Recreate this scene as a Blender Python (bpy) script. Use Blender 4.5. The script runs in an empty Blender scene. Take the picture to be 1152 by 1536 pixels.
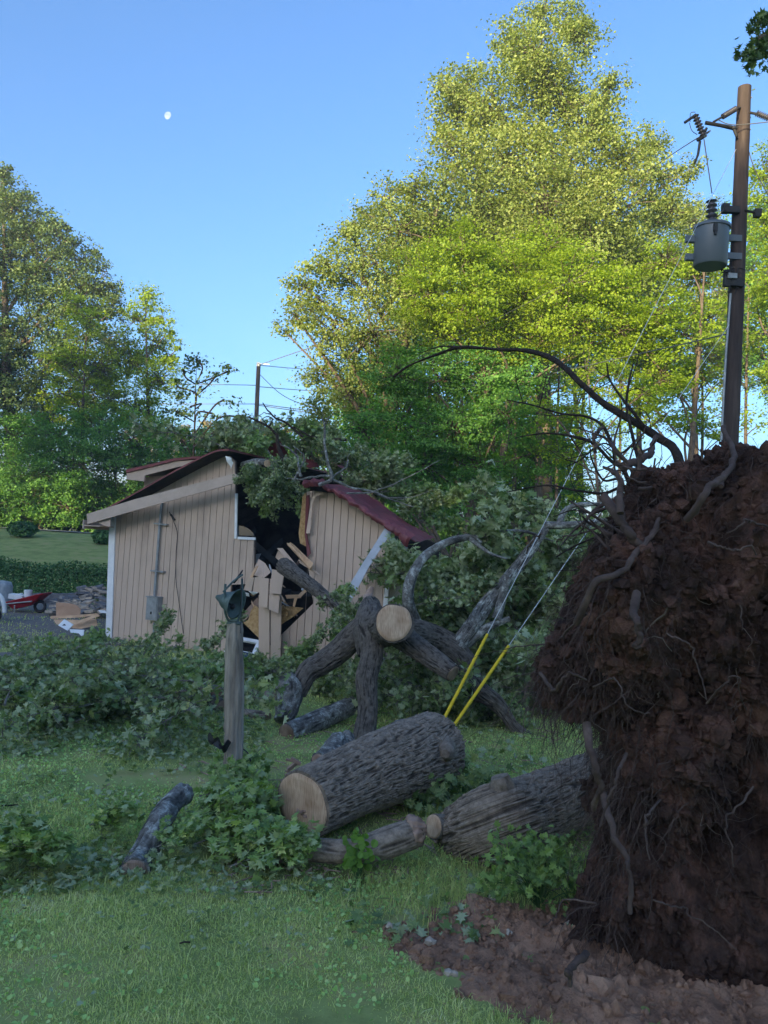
import bpy, math, random
import numpy as np
from mathutils import Matrix, Vector, Euler
random.seed(7); RNG = np.random.default_rng(7)
R = math.radians
scn = bpy.context.scene
COL = scn.collection

# ------------------------------------------------------------------ camera
F = 1150.0; CX, CY = 576.0, 768.0
CAM = np.array([0.0, 0.0, 2.2])
PITCH, ROLL = 2.6, 3.3
cd = bpy.data.cameras.new("camera"); cam = bpy.data.objects.new("camera", cd); COL.objects.link(cam)
cam.location = CAM
MR = (Matrix.Rotation(R(90 + PITCH), 3, 'X') @ Matrix.Rotation(R(ROLL), 3, 'Z'))
cam.rotation_euler = MR.to_euler()
cd.sensor_fit = 'VERTICAL'; cd.sensor_height = 36; cd.lens = 36 * F / 1536
cd.clip_start = 0.05; cd.clip_end = 6000
scn.camera = cam
MRn = np.array(MR)
# ------------------------------------------------------------------ light
SUN_EL = 10.5; SUN_AZ = R(-150)            # compass angle from +Y towards +X : behind the camera, to the left
sd = Vector((math.sin(SUN_AZ) * math.cos(R(SUN_EL)), math.cos(SUN_AZ) * math.cos(R(SUN_EL)), math.sin(R(SUN_EL))))
w = bpy.data.worlds.new("World"); scn.world = w; w.use_nodes = True
nt = w.node_tree; nt.nodes.clear()
sky = nt.nodes.new('ShaderNodeTexSky'); sky.sky_type = 'NISHITA'; sky.sun_disc = False
sky.sun_elevation = R(SUN_EL); sky.sun_rotation = SUN_AZ
sky.air_density = 1.0; sky.dust_density = 3.2; sky.ozone_density = 5.0
bg = nt.nodes.new('ShaderNodeBackground'); bg.inputs[1].default_value = 0.15
wo = nt.nodes.new('ShaderNodeOutputWorld')
nt.links.new(sky.outputs[0], bg.inputs[0]); nt.links.new(bg.outputs[0], wo.inputs[0])
sl = bpy.data.lights.new("sun", 'SUN'); sl.energy = 4.6; sl.angle = R(0.5); sl.color = (1.0, 0.82, 0.48)
so = bpy.data.objects.new("sun", sl); COL.objects.link(so)
so.rotation_euler = sd.to_track_quat('Z', 'Y').to_euler()
vs = scn.view_settings
scn.display_settings.display_device = 'sRGB'
vs.view_transform = 'Standard'; vs.look = 'None'; vs.gamma = 1.0; vs.exposure = 1.72; vs.use_curve_mapping = False
scn.cycles.max_bounces = 6; scn.cycles.diffuse_bounces = 3; scn.cycles.glossy_bounces = 2
scn.cycles.transmission_bounces = 4; scn.cycles.transparent_max_bounces = 4
scn.cycles.caustics_reflective = False; scn.cycles.caustics_refractive = False

# ------------------------------------------------------------------ maths
def ray(px, py):
    d = MRn @ np.array([(px - CX) / F, -(py - CY) / F, -1.0]); return d
def P(px, py, Y):
    d = ray(px, py); return CAM + d * (Y / d[1])
def hash3(a, b, c):
    h = (a.astype(np.int64) * 73856093) ^ (b.astype(np.int64) * 19349663) ^ (c.astype(np.int64) * 83492791)
    h = (h ^ (h >> 13)) * 1274126177 & 0x7fffffff
    h = (h ^ (h >> 11)) * 668265263 & 0x7fffffff
    return (h & 0xffffff) / float(0xffffff)
def vnoise(p):
    i = np.floor(p).astype(np.int64); f = p - i; f = f * f * (3 - 2 * f)
    r = 0
    for dx in (0, 1):
        wx = f[:, 0] if dx else 1 - f[:, 0]
        for dy in (0, 1):
            wy = f[:, 1] if dy else 1 - f[:, 1]
            for dz in (0, 1):
                wz = f[:, 2] if dz else 1 - f[:, 2]
                r = r + wx * wy * wz * hash3(i[:, 0] + dx, i[:, 1] + dy, i[:, 2] + dz)
    return r
def fbm(p, o=4, ridge=False):
    a, s, t, fr = 0.5, 0, 0, 1.0
    for k in range(o):
        n = vnoise(p * fr + 17.3 * k)
        if ridge: n = 1 - np.abs(2 * n - 1)
        s = s + a * n; t += a; a *= .5; fr *= 2.07
    return s / t
def smooth(t): t = np.clip(t, 0, 1); return t * t * (3 - 2 * t)
def gzv(x, y):
    x = np.asarray(x, float); y = np.asarray(y, float)
    p = np.stack([x * .45, y * .45, x * 0 + 3.3], -1).reshape(-1, 3)
    n = (fbm(p, 3) - .5).reshape(x.shape) * 0.10
    left = smooth((-x - 2) / 8.0)
    return n + 2.0 * smooth((y - 25) / 19.0) * (0.55 + 0.45 * left)
def gz(x, y): return float(gzv(np.array([x]), np.array([y]))[0])
def G(px, py):
    d = ray(px, py); t = 1.0
    p = CAM
    for k in range(4000):
        q = CAM + d * t
        if q[2] <= gz(q[0], q[1]): break
        t += 0.02 if t < 20 else 0.1
    return np.array([q[0], q[1], gz(q[0], q[1])])
def spline(pts, n):
    pts = np.asarray(pts, float)
    if len(pts) == 2: return np.linspace(pts[0], pts[1], n)
    q = np.vstack([2 * pts[0] - pts[1], pts, 2 * pts[-1] - pts[-2]])
    m = len(pts) - 1; t = np.linspace(0, m, n); i = np.minimum(t.astype(int), m - 1); f = (t - i)[:, None]
    a, b, c, d = q[i], q[i + 1], q[i + 2], q[i + 3]
    return 0.5 * (2 * b + (c - a) * f + (2 * a - 5 * b + 4 * c - d) * f ** 2 + (3 * b - a - 3 * c + d) * f ** 3)

# ------------------------------------------------------------------ mesh builder
class MB:
    def __init__(s): s.v = []; s.groups = []; s.n = 0
    def add(s, verts, faces, mi=0):
        verts = np.asarray(verts, float).reshape(-1, 3); faces = np.asarray(faces, np.int64)
        if not len(faces): return
        s.v.append(verts); s.groups.append((faces + s.n, mi)); s.n += len(verts)
    def poly(s, verts, mi=0): s.add(verts, [list(range(len(verts)))], mi)
    def quadbox(s, c8, mi=0):
        s.add(c8, [[0, 3, 2, 1], [4, 5, 6, 7], [0, 1, 5, 4], [1, 2, 6, 5], [2, 3, 7, 6], [3, 0, 4, 7]], mi)
    def box(s, c, size, rot=None, mi=0):
        x, y, z = [k / 2 for k in size]
        v = np.array([[-x, -y, -z], [x, -y, -z], [x, y, -z], [-x, y, -z], [-x, -y, z], [x, -y, z], [x, y, z], [-x, y, z]])
        if rot is not None: v = v @ np.array(Euler(rot).to_matrix()).T
        s.quadbox(v + np.asarray(c, float), mi)
    def prism(s, poly, off, mi=0):                    # planar polygon extruded by off
        poly = np.asarray(poly, float); n = len(poly); off = np.asarray(off, float)
        v = np.vstack([poly, poly + off])
        s.add(v, [list(range(n))], mi); s.add(v, [list(range(2 * n - 1, n - 1, -1))], mi)
        s.add(v, [[i, (i + 1) % n, (i + 1) % n + n, i + n] for i in range(n)], mi)
    def build(s, name, mats, parent=None, origin=(0, 0, 0), smoothf=False, mat_world=None):
        me = bpy.data.meshes.new(name)
        if s.v:
            V = np.vstack(s.v) - np.asarray(origin, float)
            me.vertices.add(len(V)); me.vertices.foreach_set('co', V.ravel().astype(np.float32))
            li = np.concatenate([g.ravel() for g, _ in s.groups])
            cnt = np.concatenate([np.full(len(g), g.shape[1]) for g, _ in s.groups])
            mi = np.concatenate([np.full(len(g), m) for g, m in s.groups])
            st = np.concatenate([[0], np.cumsum(cnt)[:-1]])
            me.loops.add(len(li)); me.loops.foreach_set('vertex_index', li.astype(np.int32))
            me.polygons.add(len(cnt)); me.polygons.foreach_set('loop_start', st.astype(np.int32))
            me.polygons.foreach_set('material_index', mi.astype(np.int32))
            me.polygons.foreach_set('use_smooth', np.full(len(cnt), bool(smoothf)))
            me.update(calc_edges=True); me.validate()
        for m in (mats if isinstance(mats, (list, tuple)) else [mats]): me.materials.append(m)
        o = bpy.data.objects.new(name, me); COL.objects.link(o)
        if parent is not None:
            o.parent = parent
        o.location = (0, 0, 0) if parent is not None else origin
        return o

def tag(o, label=None, cat=None, group=None, kind=None):
    if label: o['label'] = label
    if cat: o['category'] = cat
    if group: o['group'] = group
    if kind: o['kind'] = kind
    return o
def empty(name, loc, label, cat, group=None):
    o = bpy.data.objects.new(name, None); COL.objects.link(o); o.location = loc; o.empty_display_size = .2
    return tag(o, label, cat, group)
def dup(root, loc=None, rot=None, scale=None, label=None, group=None):
    r = root.copy(); COL.objects.link(r)
    if loc is not None: r.location = loc
    if rot is not None: r.rotation_euler = rot
    if scale is not None: r.scale = scale
    if label: r['label'] = label
    if group: r['group'] = group
    for ch in list(root.children):
        c = ch.copy(); COL.objects.link(c); c.parent = r
        for g in list(ch.children):
            d = g.copy(); COL.objects.link(d); d.parent = c
    return r

def frames(path):
    path = np.asarray(path, float)              # (N,S,3)
    T = np.gradient(path, axis=1); T /= np.linalg.norm(T, axis=2, keepdims=True) + 1e-9
    up = np.where(np.abs(T[:, :1, 2:3]) > .9, np.array([1., 0, 0]), np.array([0., 0, 1]))
    A = np.cross(np.broadcast_to(up, T.shape), T)
    # keep A continuous
    for i in range(1, T.shape[1]):
        a = A[:, i - 1] - (A[:, i - 1] * T[:, i]).sum(1, keepdims=True) * T[:, i]
        A[:, i] = a
        A[:, i] /= np.linalg.norm(A[:, i], axis=1, keepdims=True) + 1e-9
    A[:, 0] /= np.linalg.norm(A[:, 0], axis=1, keepdims=True) + 1e-9
    return T, A, np.cross(T, A)
LASTD = [None]
def tubes(mb, paths, radii, k=5, mi=0, disp=None, cap=True):
    paths = np.asarray(paths, float)
    if paths.ndim == 2: paths = paths[None]; radii = np.asarray(radii, float)[None]
    N, S, _ = paths.shape; radii = np.broadcast_to(np.asarray(radii, float), (N, S))
    T, A, B = frames(paths)
    ph = np.linspace(0, 2 * math.pi, k, endpoint=False)
    ring = np.cos(ph)[None, None, :, None] * A[:, :, None] + np.sin(ph)[None, None, :, None] * B[:, :, None]
    rr = radii[:, :, None, None]
    if disp is not None:
        amp, fr, aniso, bump = disp
        L = np.concatenate([[0], np.cumsum(np.linalg.norm(np.diff(paths[0], axis=0), axis=1))])
        q = np.stack(np.broadcast_arrays(np.cos(ph)[None, :] * radii[0][:, None] * fr, np.sin(ph)[None, :] * radii[0][:, None] * fr, L[:, None] * fr * aniso), -1).reshape(-1, 3)
        q = q + (fbm(q * .35 + 9, 2)[:, None] - .5) * 2.6
        d = (fbm(q, 3, ridge=True) ** 1.5 - .45) * amp
        d = d + (fbm(np.stack([q[:, 0] / fr, q[:, 1] / fr, q[:, 2] / (fr * aniso) * .8], -1) * 3.0 + 5, 3) - .5) * bump
        LASTD[:] = [fbm(q, 3, ridge=True) ** 1.5]; rr = rr + d.reshape(1, S, k, 1)
    V = paths[:, :, None] + ring * rr
    base = (np.arange(N) * S * k)[:, None, None]; i = np.arange(S - 1)[None, :, None]; j = np.arange(k)[None, None, :]
    a = base + i * k + j; b = base + i * k + (j + 1) % k
    f = np.stack([a, b, b + k, a + k], -1).reshape(-1, 4)
    mb.add(V.reshape(-1, 3), f, mi)
    if cap and k > 4:
        for n in range(N):
            mb.add(V[n, 0], [list(range(k))[::-1]], mi); mb.add(V[n, -1], [list(range(k))], mi)
def tube(mb, pts, r0, r1, n=10, k=7, mi=0, disp=None, wob=0):
    p = spline(pts, n)
    if wob: p[1:-1] += (np.cumsum(RNG.normal(0, wob, (n - 2, 3)), 0)) * np.sin(np.linspace(0, math.pi, n - 2))[:, None]
    tubes(mb, p, np.linspace(r0, r1, n), k, mi, disp)
    return p

# leaf outlines in a unit square: x along the leaf 0..1
OAKM = np.array([[0, .0], [.10, .05], [.02, .36], [.26, .22], [.34, .60], [.50, .20], [.74, .40], [.74, .13], [1.05, 0],
                 [.74, -.13], [.74, -.40], [.50, -.20], [.34, -.60], [.26, -.22], [.02, -.36], [.10, -.05]])
ROUND = np.array([[0, 0], [.15, .32], [.5, .45], [.85, .3], [1, 0], [.85, -.3], [.5, -.45], [.15, -.32]])
def leaves(mb, C, size, shape='kite', tilt=0.6, mi=0, norm=None, droop=0.0):
    C = np.asarray(C, float); N = len(C)
    if not N: return
    sz = np.broadcast_to(np.asarray(size, float), (N,))[:, None] * RNG.uniform(.65, 1.25, (N, 1))
    n = RNG.normal(0, tilt, (N, 3)) + (np.array([0, 0, 1.]) if norm is None else norm)
    n /= np.linalg.norm(n, axis=1, keepdims=True) + 1e-9
    a = RNG.normal(0, 1, (N, 3)); a[:, 2] -= droop; a -= (a * n).sum(1, keepdims=True) * n; a /= np.linalg.norm(a, axis=1, keepdims=True) + 1e-9
    b = np.cross(n, a)
    if shape == 'kite':
        f = RNG.uniform(.05, .22, (N, 1))
        V = np.stack([C - a * sz * .5, C + b * sz * .36 + n * sz * f, C + a * sz * .5, C - b * sz * .36 + n * sz * f], 1)
        i = np.arange(N)[:, None] * 4
        mb.add(V.reshape(-1, 3), np.concatenate([i + [0, 2, 1], i + [0, 3, 2]], 0), mi)
    else:
        t = OAKM if shape == 'lobed' else ROUND
        k = len(t); curl = RNG.uniform(-.5, .35, (N, 1, 1)); fold = RNG.uniform(-.1, .5, (N, 1, 1))
        x = (t[:, 0] - .45)[None, :, None]; y = t[:, 1][None, :, None]
        h = curl * x * x + fold * np.abs(y)
        s3 = sz[:, None, :]
        V = C[:, None] + a[:, None] * x * s3 + b[:, None] * y * s3 * 1.0 + n[:, None] * h * s3
        # two halves sharing the midrib
        m = k // 2; top = list(range(0, m + 1)); bot = [0] + list(range(k - 1, m - 1, -1))
        i = np.arange(N)[:, None] * k
        mb.add(V.reshape(-1, 3), i + top[::-1], mi); mb.groups.append((i + bot + (mb.n - N * k), mi))

# ------------------------------------------------------------------ materials
def mat(name):
    m = bpy.data.materials.new(name); m.use_nodes = True; m.node_tree.nodes.clear()
    return m, m.node_tree.nodes, m.node_tree.links
def N_(ns, t, **kw):
    n = ns.new(t)
    for k, v in kw.items():
        if k in n.inputs.keys(): n.inputs[k].default_value = v
        else: setattr(n, k, v)
    return n
def ramp(ns, stops, interp='LINEAR'):
    n = ns.new('ShaderNodeValToRGB'); e = n.color_ramp; e.interpolation = interp
    while len(e.elements) < len(stops): e.elements.new(.5)
    for el, (p, c) in zip(e.elements, stops): el.position = p; el.color = (*c, 1)
    return n
def surf(name, stops, scale=5.0, detail=6, rough=.85, bump=.3, bscale=None, stretch=(1, 1, 1), spec=.25, coord='Object', dist=0.0, metal=0, bdist=.01):
    m, ns, ln = mat(name)
    tc = N_(ns, 'ShaderNodeTexCoord'); mp = N_(ns, 'ShaderNodeMapping'); mp.inputs['Scale'].default_value = stretch
    ln.new(tc.outputs[coord], mp.inputs[0])
    no = N_(ns, 'ShaderNodeTexNoise', Scale=scale, Detail=detail, Roughness=.65, Distortion=dist); ln.new(mp.outputs[0], no.inputs[0])
    cr = ramp(ns, stops); ln.new(no.outputs[0], cr.inputs[0])
    b = N_(ns, 'ShaderNodeBsdfPrincipled', Roughness=rough, Metallic=metal); b.inputs['Specular IOR Level'].default_value = spec
    ln.new(cr.outputs[0], b.inputs['Base Color'])
    n2 = N_(ns, 'ShaderNodeTexNoise', Scale=bscale or scale * 3, Detail=5, Roughness=.7); ln.new(mp.outputs[0], n2.inputs[0])
    bp = N_(ns, 'ShaderNodeBump', Strength=bump, Distance=bdist); ln.new(n2.outputs[0], bp.inputs['Height']); ln.new(bp.outputs[0], b.inputs['Normal'])
    o = N_(ns, 'ShaderNodeOutputMaterial'); ln.new(b.outputs[0], o.inputs[0])
    return m
def leafmat(name, stops, trans=.35, tcol=None, under=None, nscale=.25, gloss=.08):
    m, ns, ln = mat(name)
    ge = N_(ns, 'ShaderNodeNewGeometry'); tc = N_(ns, 'ShaderNodeTexCoord')
    no = N_(ns, 'ShaderNodeTexNoise', Scale=nscale, Detail=3); ln.new(tc.outputs['Object'], no.inputs[0])
    mx = N_(ns, 'ShaderNodeMath', operation='MULTIPLY_ADD'); mx.inputs[1].default_value = .75
    ln.new(ge.outputs['Random Per Island'], mx.inputs[0])
    m2 = N_(ns, 'ShaderNodeMath', operation='MULTIPLY_ADD'); m2.inputs[1].default_value = 1.1; m2.inputs[2].default_value = -.43
    ln.new(no.outputs[0], m2.inputs[0]); ln.new(m2.outputs[0], mx.inputs[2])
    cr = ramp(ns, stops); ln.new(mx.outputs[0], cr.inputs[0])
    col = cr.outputs[0]
    if under:
        mu = N_(ns, 'ShaderNodeMix', data_type='RGBA'); ln.new(ge.outputs['Backfacing'], mu.inputs[0]); ln.new(col, mu.inputs[6]); mu.inputs[7].default_value = (*under, 1)
        col = mu.outputs[2]
    d = N_(ns, 'ShaderNodeBsdfPrincipled', Roughness=.55); d.inputs['Specular IOR Level'].default_value = gloss * 4
    ln.new(col, d.inputs['Base Color'])
    t = N_(ns, 'ShaderNodeBsdfTranslucent')
    hs = N_(ns, 'ShaderNodeMix', data_type='RGBA', blend_type='MULTIPLY'); hs.inputs[0].default_value = 1; ln.new(cr.outputs[0], hs.inputs[6]); hs.inputs[7].default_value = (*(tcol or (2.0, 2.0, .5)), 1)
    ln.new(hs.outputs[2], t.inputs[0])
    mi = N_(ns, 'ShaderNodeMixShader'); mi.inputs[0].default_value = trans; ln.new(d.outputs[0], mi.inputs[1]); ln.new(t.outputs[0], mi.inputs[2])
    o = N_(ns, 'ShaderNodeOutputMaterial'); ln.new(mi.outputs[0], o.inputs[0])
    return m
def barkmat(name, dark, mid, lich, amt=.55, scale=6, stretch=(1, 1, 1), bump=.6, fissure=False):
    m, ns, ln = mat(name)
    tc = N_(ns, 'ShaderNodeTexCoord'); mp = N_(ns, 'ShaderNodeMapping'); mp.inputs['Scale'].default_value = stretch; ln.new(tc.outputs['Object'], mp.inputs[0])
    n1 = N_(ns, 'ShaderNodeTexNoise', Scale=scale * 3, Detail=8, Roughness=.7); ln.new(mp.outputs[0], n1.inputs[0])
    c1 = ramp(ns, [(.3, dark), (.7, mid)]); ln.new(n1.outputs[0], c1.inputs[0])
    n2 = N_(ns, 'ShaderNodeTexNoise', Scale=scale, Detail=8, Roughness=.8); ln.new(mp.outputs[0], n2.inputs[0])
    c2 = ramp(ns, [(amt, (0, 0, 0)), (amt + .12, (1, 1, 1))]); ln.new(n2.outputs[0], c2.inputs[0])
    mx = N_(ns, 'ShaderNodeMix', data_type='RGBA'); ln.new(c2.outputs[0], mx.inputs[0]); ln.new(c1.outputs[0], mx.inputs[6]); mx.inputs[7].default_value = (*lich, 1)
    fo = mx.outputs[2]
    if fissure:
        at = N_(ns, 'ShaderNodeAttribute', attribute_name='ridge'); cf = ramp(ns, [(0, (.9, .9, .9)), (.04, (.9, .9, .9)), (.06, (.26, .25, .25)), (.28, (.32, .31, .31)), (.62, (1.1, 1.08, 1.06))]); ln.new(at.outputs['Fac'], cf.inputs[0])
        mf = N_(ns, 'ShaderNodeMix', data_type='RGBA', blend_type='MULTIPLY'); mf.inputs[0].default_value = 1; ln.new(fo, mf.inputs[6]); ln.new(cf.outputs[0], mf.inputs[7]); fo = mf.outputs[2]
    b = N_(ns, 'ShaderNodeBsdfPrincipled', Roughness=.92); b.inputs['Specular IOR Level'].default_value = .15; ln.new(fo, b.inputs['Base Color'])
    bp = N_(ns, 'ShaderNodeBump', Strength=bump, Distance=.02); ln.new(n1.outputs[0], bp.inputs['Height']); ln.new(bp.outputs[0], b.inputs['Normal'])
    o = N_(ns, 'ShaderNodeOutputMaterial'); ln.new(b.outputs[0], o.inputs[0])
    return m
def cutmat(name, light, dark, ringscale=28):
    m, ns, ln = mat(name)
    tc = N_(ns, 'ShaderNodeTexCoord')
    wv = N_(ns, 'ShaderNodeTexWave', wave_type='RINGS', rings_direction='Z', Scale=ringscale, Distortion=2.2, Detail=3); wv.inputs['Detail Scale'].default_value = .6
    ln.new(tc.outputs['Object'], wv.inputs[0])
    cr = ramp(ns, [(0, tuple(.75 * a + .25 * b for a, b in zip(light, dark))), (1, light)]); ln.new(wv.outputs[0], cr.inputs[0])
    no = N_(ns, 'ShaderNodeTexNoise', Scale=6, Detail=5); ln.new(tc.outputs['Object'], no.inputs[0])
    c2 = ramp(ns, [(.42, (0, 0, 0)), (.7, (1, 1, 1))]); ln.new(no.outputs[0], c2.inputs[0])
    mp = N_(ns, 'ShaderNodeMapping'); mp.inputs['Scale'].default_value = (1.2, 14, 1); ln.new(tc.outputs['Object'], mp.inputs[0])
    n3 = N_(ns, 'ShaderNodeTexNoise', Scale=9, Detail=3); ln.new(mp.outputs[0], n3.inputs[0])
    c3 = ramp(ns, [(.35, (.72, .68, .62)), (.55, (1, 1, 1))]); ln.new(n3.outputs[0], c3.inputs[0])
    mx = N_(ns, 'ShaderNodeMix', data_type='RGBA'); ln.new(c2.outputs[0], mx.inputs[0]); ln.new(cr.outputs[0], mx.inputs[6]); mx.inputs[7].default_value = (*dark, 1)
    ml = N_(ns, 'ShaderNodeMix', data_type='RGBA', blend_type='MULTIPLY'); ml.inputs[0].default_value = 1; ln.new(mx.outputs[2], ml.inputs[6]); ln.new(c3.outputs[0], ml.inputs[7])
    b = N_(ns, 'ShaderNodeBsdfPrincipled', Roughness=.8); b.inputs['Specular IOR Level'].default_value = .2; ln.new(ml.outputs[2], b.inputs['Base Color'])
    bp = N_(ns, 'ShaderNodeBump', Strength=.4, Distance=.006); ln.new(n3.outputs[0], bp.inputs['Height']); ln.new(bp.outputs[0], b.inputs['Normal'])
    o = N_(ns, 'ShaderNodeOutputMaterial'); ln.new(b.outputs[0], o.inputs[0])
    return m
M = {}
M['turf'] = surf('turf', [(.3, (0.174, 0.199, 0.070)), (.5, (0.286, 0.336, 0.112)), (.72, (0.421, 0.336, 0.165))], 1.6, 9, .95, .6, 60, spec=.05)
M['grass'] = leafmat('grass_blade', [(.1, (0.288, 0.352, 0.128)), (.5, (0.528, 0.594, 0.210)), (.85, (0.744, 0.733, 0.349)), (1, (0.744, 0.744, 0.541))], .3, (1.5, 1.6, .6), nscale=.8)
M['clover'] = leafmat('weed_leaf', [(.1, (0.217, 0.356, 0.118)), (.6, (0.399, 0.586, 0.202)), (1, (0.614, 0.680, 0.310))], .3, (1.5, 1.6, .6), nscale=.9)
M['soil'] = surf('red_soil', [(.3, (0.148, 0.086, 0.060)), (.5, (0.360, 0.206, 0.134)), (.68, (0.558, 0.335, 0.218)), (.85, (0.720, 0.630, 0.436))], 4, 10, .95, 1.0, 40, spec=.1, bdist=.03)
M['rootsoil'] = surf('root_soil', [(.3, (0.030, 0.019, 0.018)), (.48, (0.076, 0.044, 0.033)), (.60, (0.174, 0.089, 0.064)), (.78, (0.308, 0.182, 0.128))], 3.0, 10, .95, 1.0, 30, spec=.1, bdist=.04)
M['root'] = surf('root_bark', [(.3, (0.046, 0.030, 0.025)), (.6, (0.111, 0.075, 0.060)), (.85, (0.221, 0.163, 0.130))], 7, 6, .9, .6, 30)
M['finerootpale'] = surf('pale_root', [(.3, (.10, .075, .058)), (.7, (.24, .185, .145))], 5, 4, .85, .3)
M['gravel'] = surf('gravel', [(.3, (.11, .095, .085)), (.6, (.22, .20, .18)), (.8, (.33, .31, .29))], 14, 9, .95, .8, 60)
M['asphalt'] = surf('asphalt', [(.3, (.17, .18, .19)), (.7, (.26, .27, .28))], 3, 8, .9, .2)
M['stone'] = surf('stone', [(.3, (0.195, 0.168, 0.138)), (.6, (0.450, 0.378, 0.312)), (.8, (0.750, 0.644, 0.525))], 5, 6, .9, .6)
M['bark'] = barkmat('rough_bark', (.11, .088, .068), (.35, .285, .225), (.50, .455, .38), .62, 6, fissure=True)
M['barkdark'] = barkmat('dark_limb_bark', (.055, .048, .042), (.17, .15, .13), (.30, .30, .28), .66, 6, fissure=True)
M['barkfine'] = barkmat('limb_bark', (.075, .066, .055), (.28, .245, .205), (.36, .365, .335), .52, 7, fissure=True)
M['lichen'] = barkmat('lichened_bark', (.065, .060, .055), (.21, .205, .19), (.40, .42, .39), .50, 9, fissure=True)
M['darkwood'] = barkmat('thin_dark_bark', (.018, .014, .012), (.060, .046, .038), (.10, .09, .08), .66, 8)
M['treebark'] = barkmat('standing_bark', (.055, .042, .034), (.16, .125, .10), (.27, .24, .20), .6, 2)
M['cut'] = cutmat('fresh_cut_wood', (.60, .43, .29), (.42, .27, .165))
M['cutdark'] = cutmat('weathered_cut_wood', (.32, .235, .18), (.17, .11, .08))
M['cutred'] = cutmat('red_cut_wood', (.48, .22, .15), (.26, .10, .07))
M['splinter'] = surf('splintered_wood', [(.3, (0.218, 0.129, 0.095)), (.6, (0.390, 0.276, 0.210)), (.8, (0.484, 0.414, 0.347))], 6, 6, .85, .8, 30, stretch=(1, 1, .3))
M['oldpost'] = surf('weathered_post', [(.3, (0.112, 0.091, 0.074)), (.5, (0.317, 0.273, 0.221)), (.75, (0.578, 0.504, 0.414))], 9, 9, .92, 1.0, 30, stretch=(1, 1, .12), bdist=.015)
M['pole'] = surf('treated_pole', [(.3, (0.025, 0.019, 0.019)), (.55, (0.061, 0.045, 0.041)), (.8, (0.122, 0.094, 0.081))], 7, 8, .85, .8, 24, stretch=(1, 1, .10), bdist=.01)
M['siding'] = surf('tan_siding', [(.18, (0.251, 0.187, 0.146)), (.34, (0.405, 0.301, 0.235)), (.5, (0.537, 0.403, 0.314)), (.8, (0.634, 0.473, 0.375))], 1.6, 9, .8, .25, 60, stretch=(1, 1, .35))
M['sidingdark'] = surf('siding_groove', [(.3, (.09, .062, .05)), (.7, (.14, .10, .08))], 5, 4, .9)
M['fascia'] = surf('tan_trim', [(.25, (0.416, 0.323, 0.257)), (.7, (0.546, 0.426, 0.350))], 3, 8, .75, .2)
M['whitetrim'] = surf('white_trim', [(.2, (.55, .56, .58)), (.6, (.78, .79, .80))], 3, 7, .6, .15)
M['redmetal'] = surf('red_roof_metal', [(.25, (.11, .026, .030)), (.6, (.19, .042, .048)), (.85, (.27, .10, .10))], 4, 7, .55, .2, spec=.5)
M['greymetal'] = surf('grey_metal', [(.3, (.30, .32, .35)), (.7, (.46, .49, .53))], 4, 6, .45, .25, spec=.5)
M['zinc'] = surf('galvanised', [(.3, (.20, .21, .22)), (.7, (.36, .38, .39))], 6, 6, .45, .15, spec=.5, metal=.3)
M['osb'] = surf('osb_sheet', [(.3, (.26, .14, .06)), (.5, (.44, .27, .12)), (.75, (.58, .40, .20))], 16, 6, .85, .4)
M['lumber'] = surf('broken_lumber', [(.3, (0.414, 0.241, 0.138)), (.6, (0.644, 0.425, 0.265)), (.8, (0.759, 0.552, 0.368))], 4, 6, .85, .4, stretch=(1, 1, .3))
M['inside'] = surf('interior_shade_tone', [(.3, (.020, .020, .022)), (.6, (.06, .055, .05))], 3, 5, .95)  # shade of the shed inside and roof undersides put into the colour
M['slate'] = surf('grey_shingle', [(.3, (.10, .10, .11)), (.6, (.17, .17, .18))], 6, 6, .9, .5)
M['bell'] = surf('green_iron', [(.3, (.035, .055, .050)), (.55, (.085, .125, .115)), (.8, (.20, .25, .235))], 9, 8, .6, .5, spec=.4)
M['black'] = surf('black_iron', [(.3, (.018, .018, .020)), (.7, (.05, .05, .052))], 7, 5, .6, .2)
M['transf'] = surf('grey_enamel', [(.2, (.085, .105, .125)), (.8, (.115, .135, .155))], 3, 6, .45, .08, spec=.5)
M['insul'] = surf('brown_porcelain', [(.3, (.035, .035, .045)), (.7, (.06, .055, .07))], 5, 3, .3, .05, spec=.5)
M['wire'] = surf('wire', [(.3, (.10, .10, .11)), (.7, (.17, .17, .18))], 5, 2, .6, .0)
M['guy'] = surf('steel_strand', [(.3, (.42, .43, .44)), (.7, (.62, .63, .64))], 5, 2, .45, .0, spec=.5)
M['yellow'] = surf('yellow_guard', [(.3, (.60, .42, .015)), (.7, (.78, .58, .03))], 6, 5, .5, .05)
M['redpaint'] = surf('red_paint', [(.3, (.28, .015, .025)), (.7, (.42, .03, .04))], 4, 5, .5, .1)
M['white'] = surf('white_plastic', [(.3, (.66, .68, .70)), (.7, (.80, .81, .82))], 4, 4, .5, .05)
M['tarp'] = surf('grey_tarp', [(.3, (.26, .28, .29)), (.6, (.42, .44, .45))], 9, 7, .7, .8, 12, bdist=.05)
M['hardboard'] = surf('tan_board', [(.3, (.34, .20, .12)), (.7, (.46, .29, .19))], 3, 5, .8, .1)
m, ns, ln = mat('glass_pane'); g = N_(ns, 'ShaderNodeBsdfPrincipled', Roughness=.08); g.inputs['Base Color'].default_value = (.03, .04, .045, 1); g.inputs['Specular IOR Level'].default_value = .8
o = N_(ns, 'ShaderNodeOutputMaterial'); ln.new(g.outputs[0], o.inputs[0]); M['glass'] = m
m, ns, ln = mat('moon_sunlit_glow'); tc = N_(ns, 'ShaderNodeTexCoord'); no = N_(ns, 'ShaderNodeTexNoise', Scale=.06, Detail=4); ln.new(tc.outputs['Object'], no.inputs[0])
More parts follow.
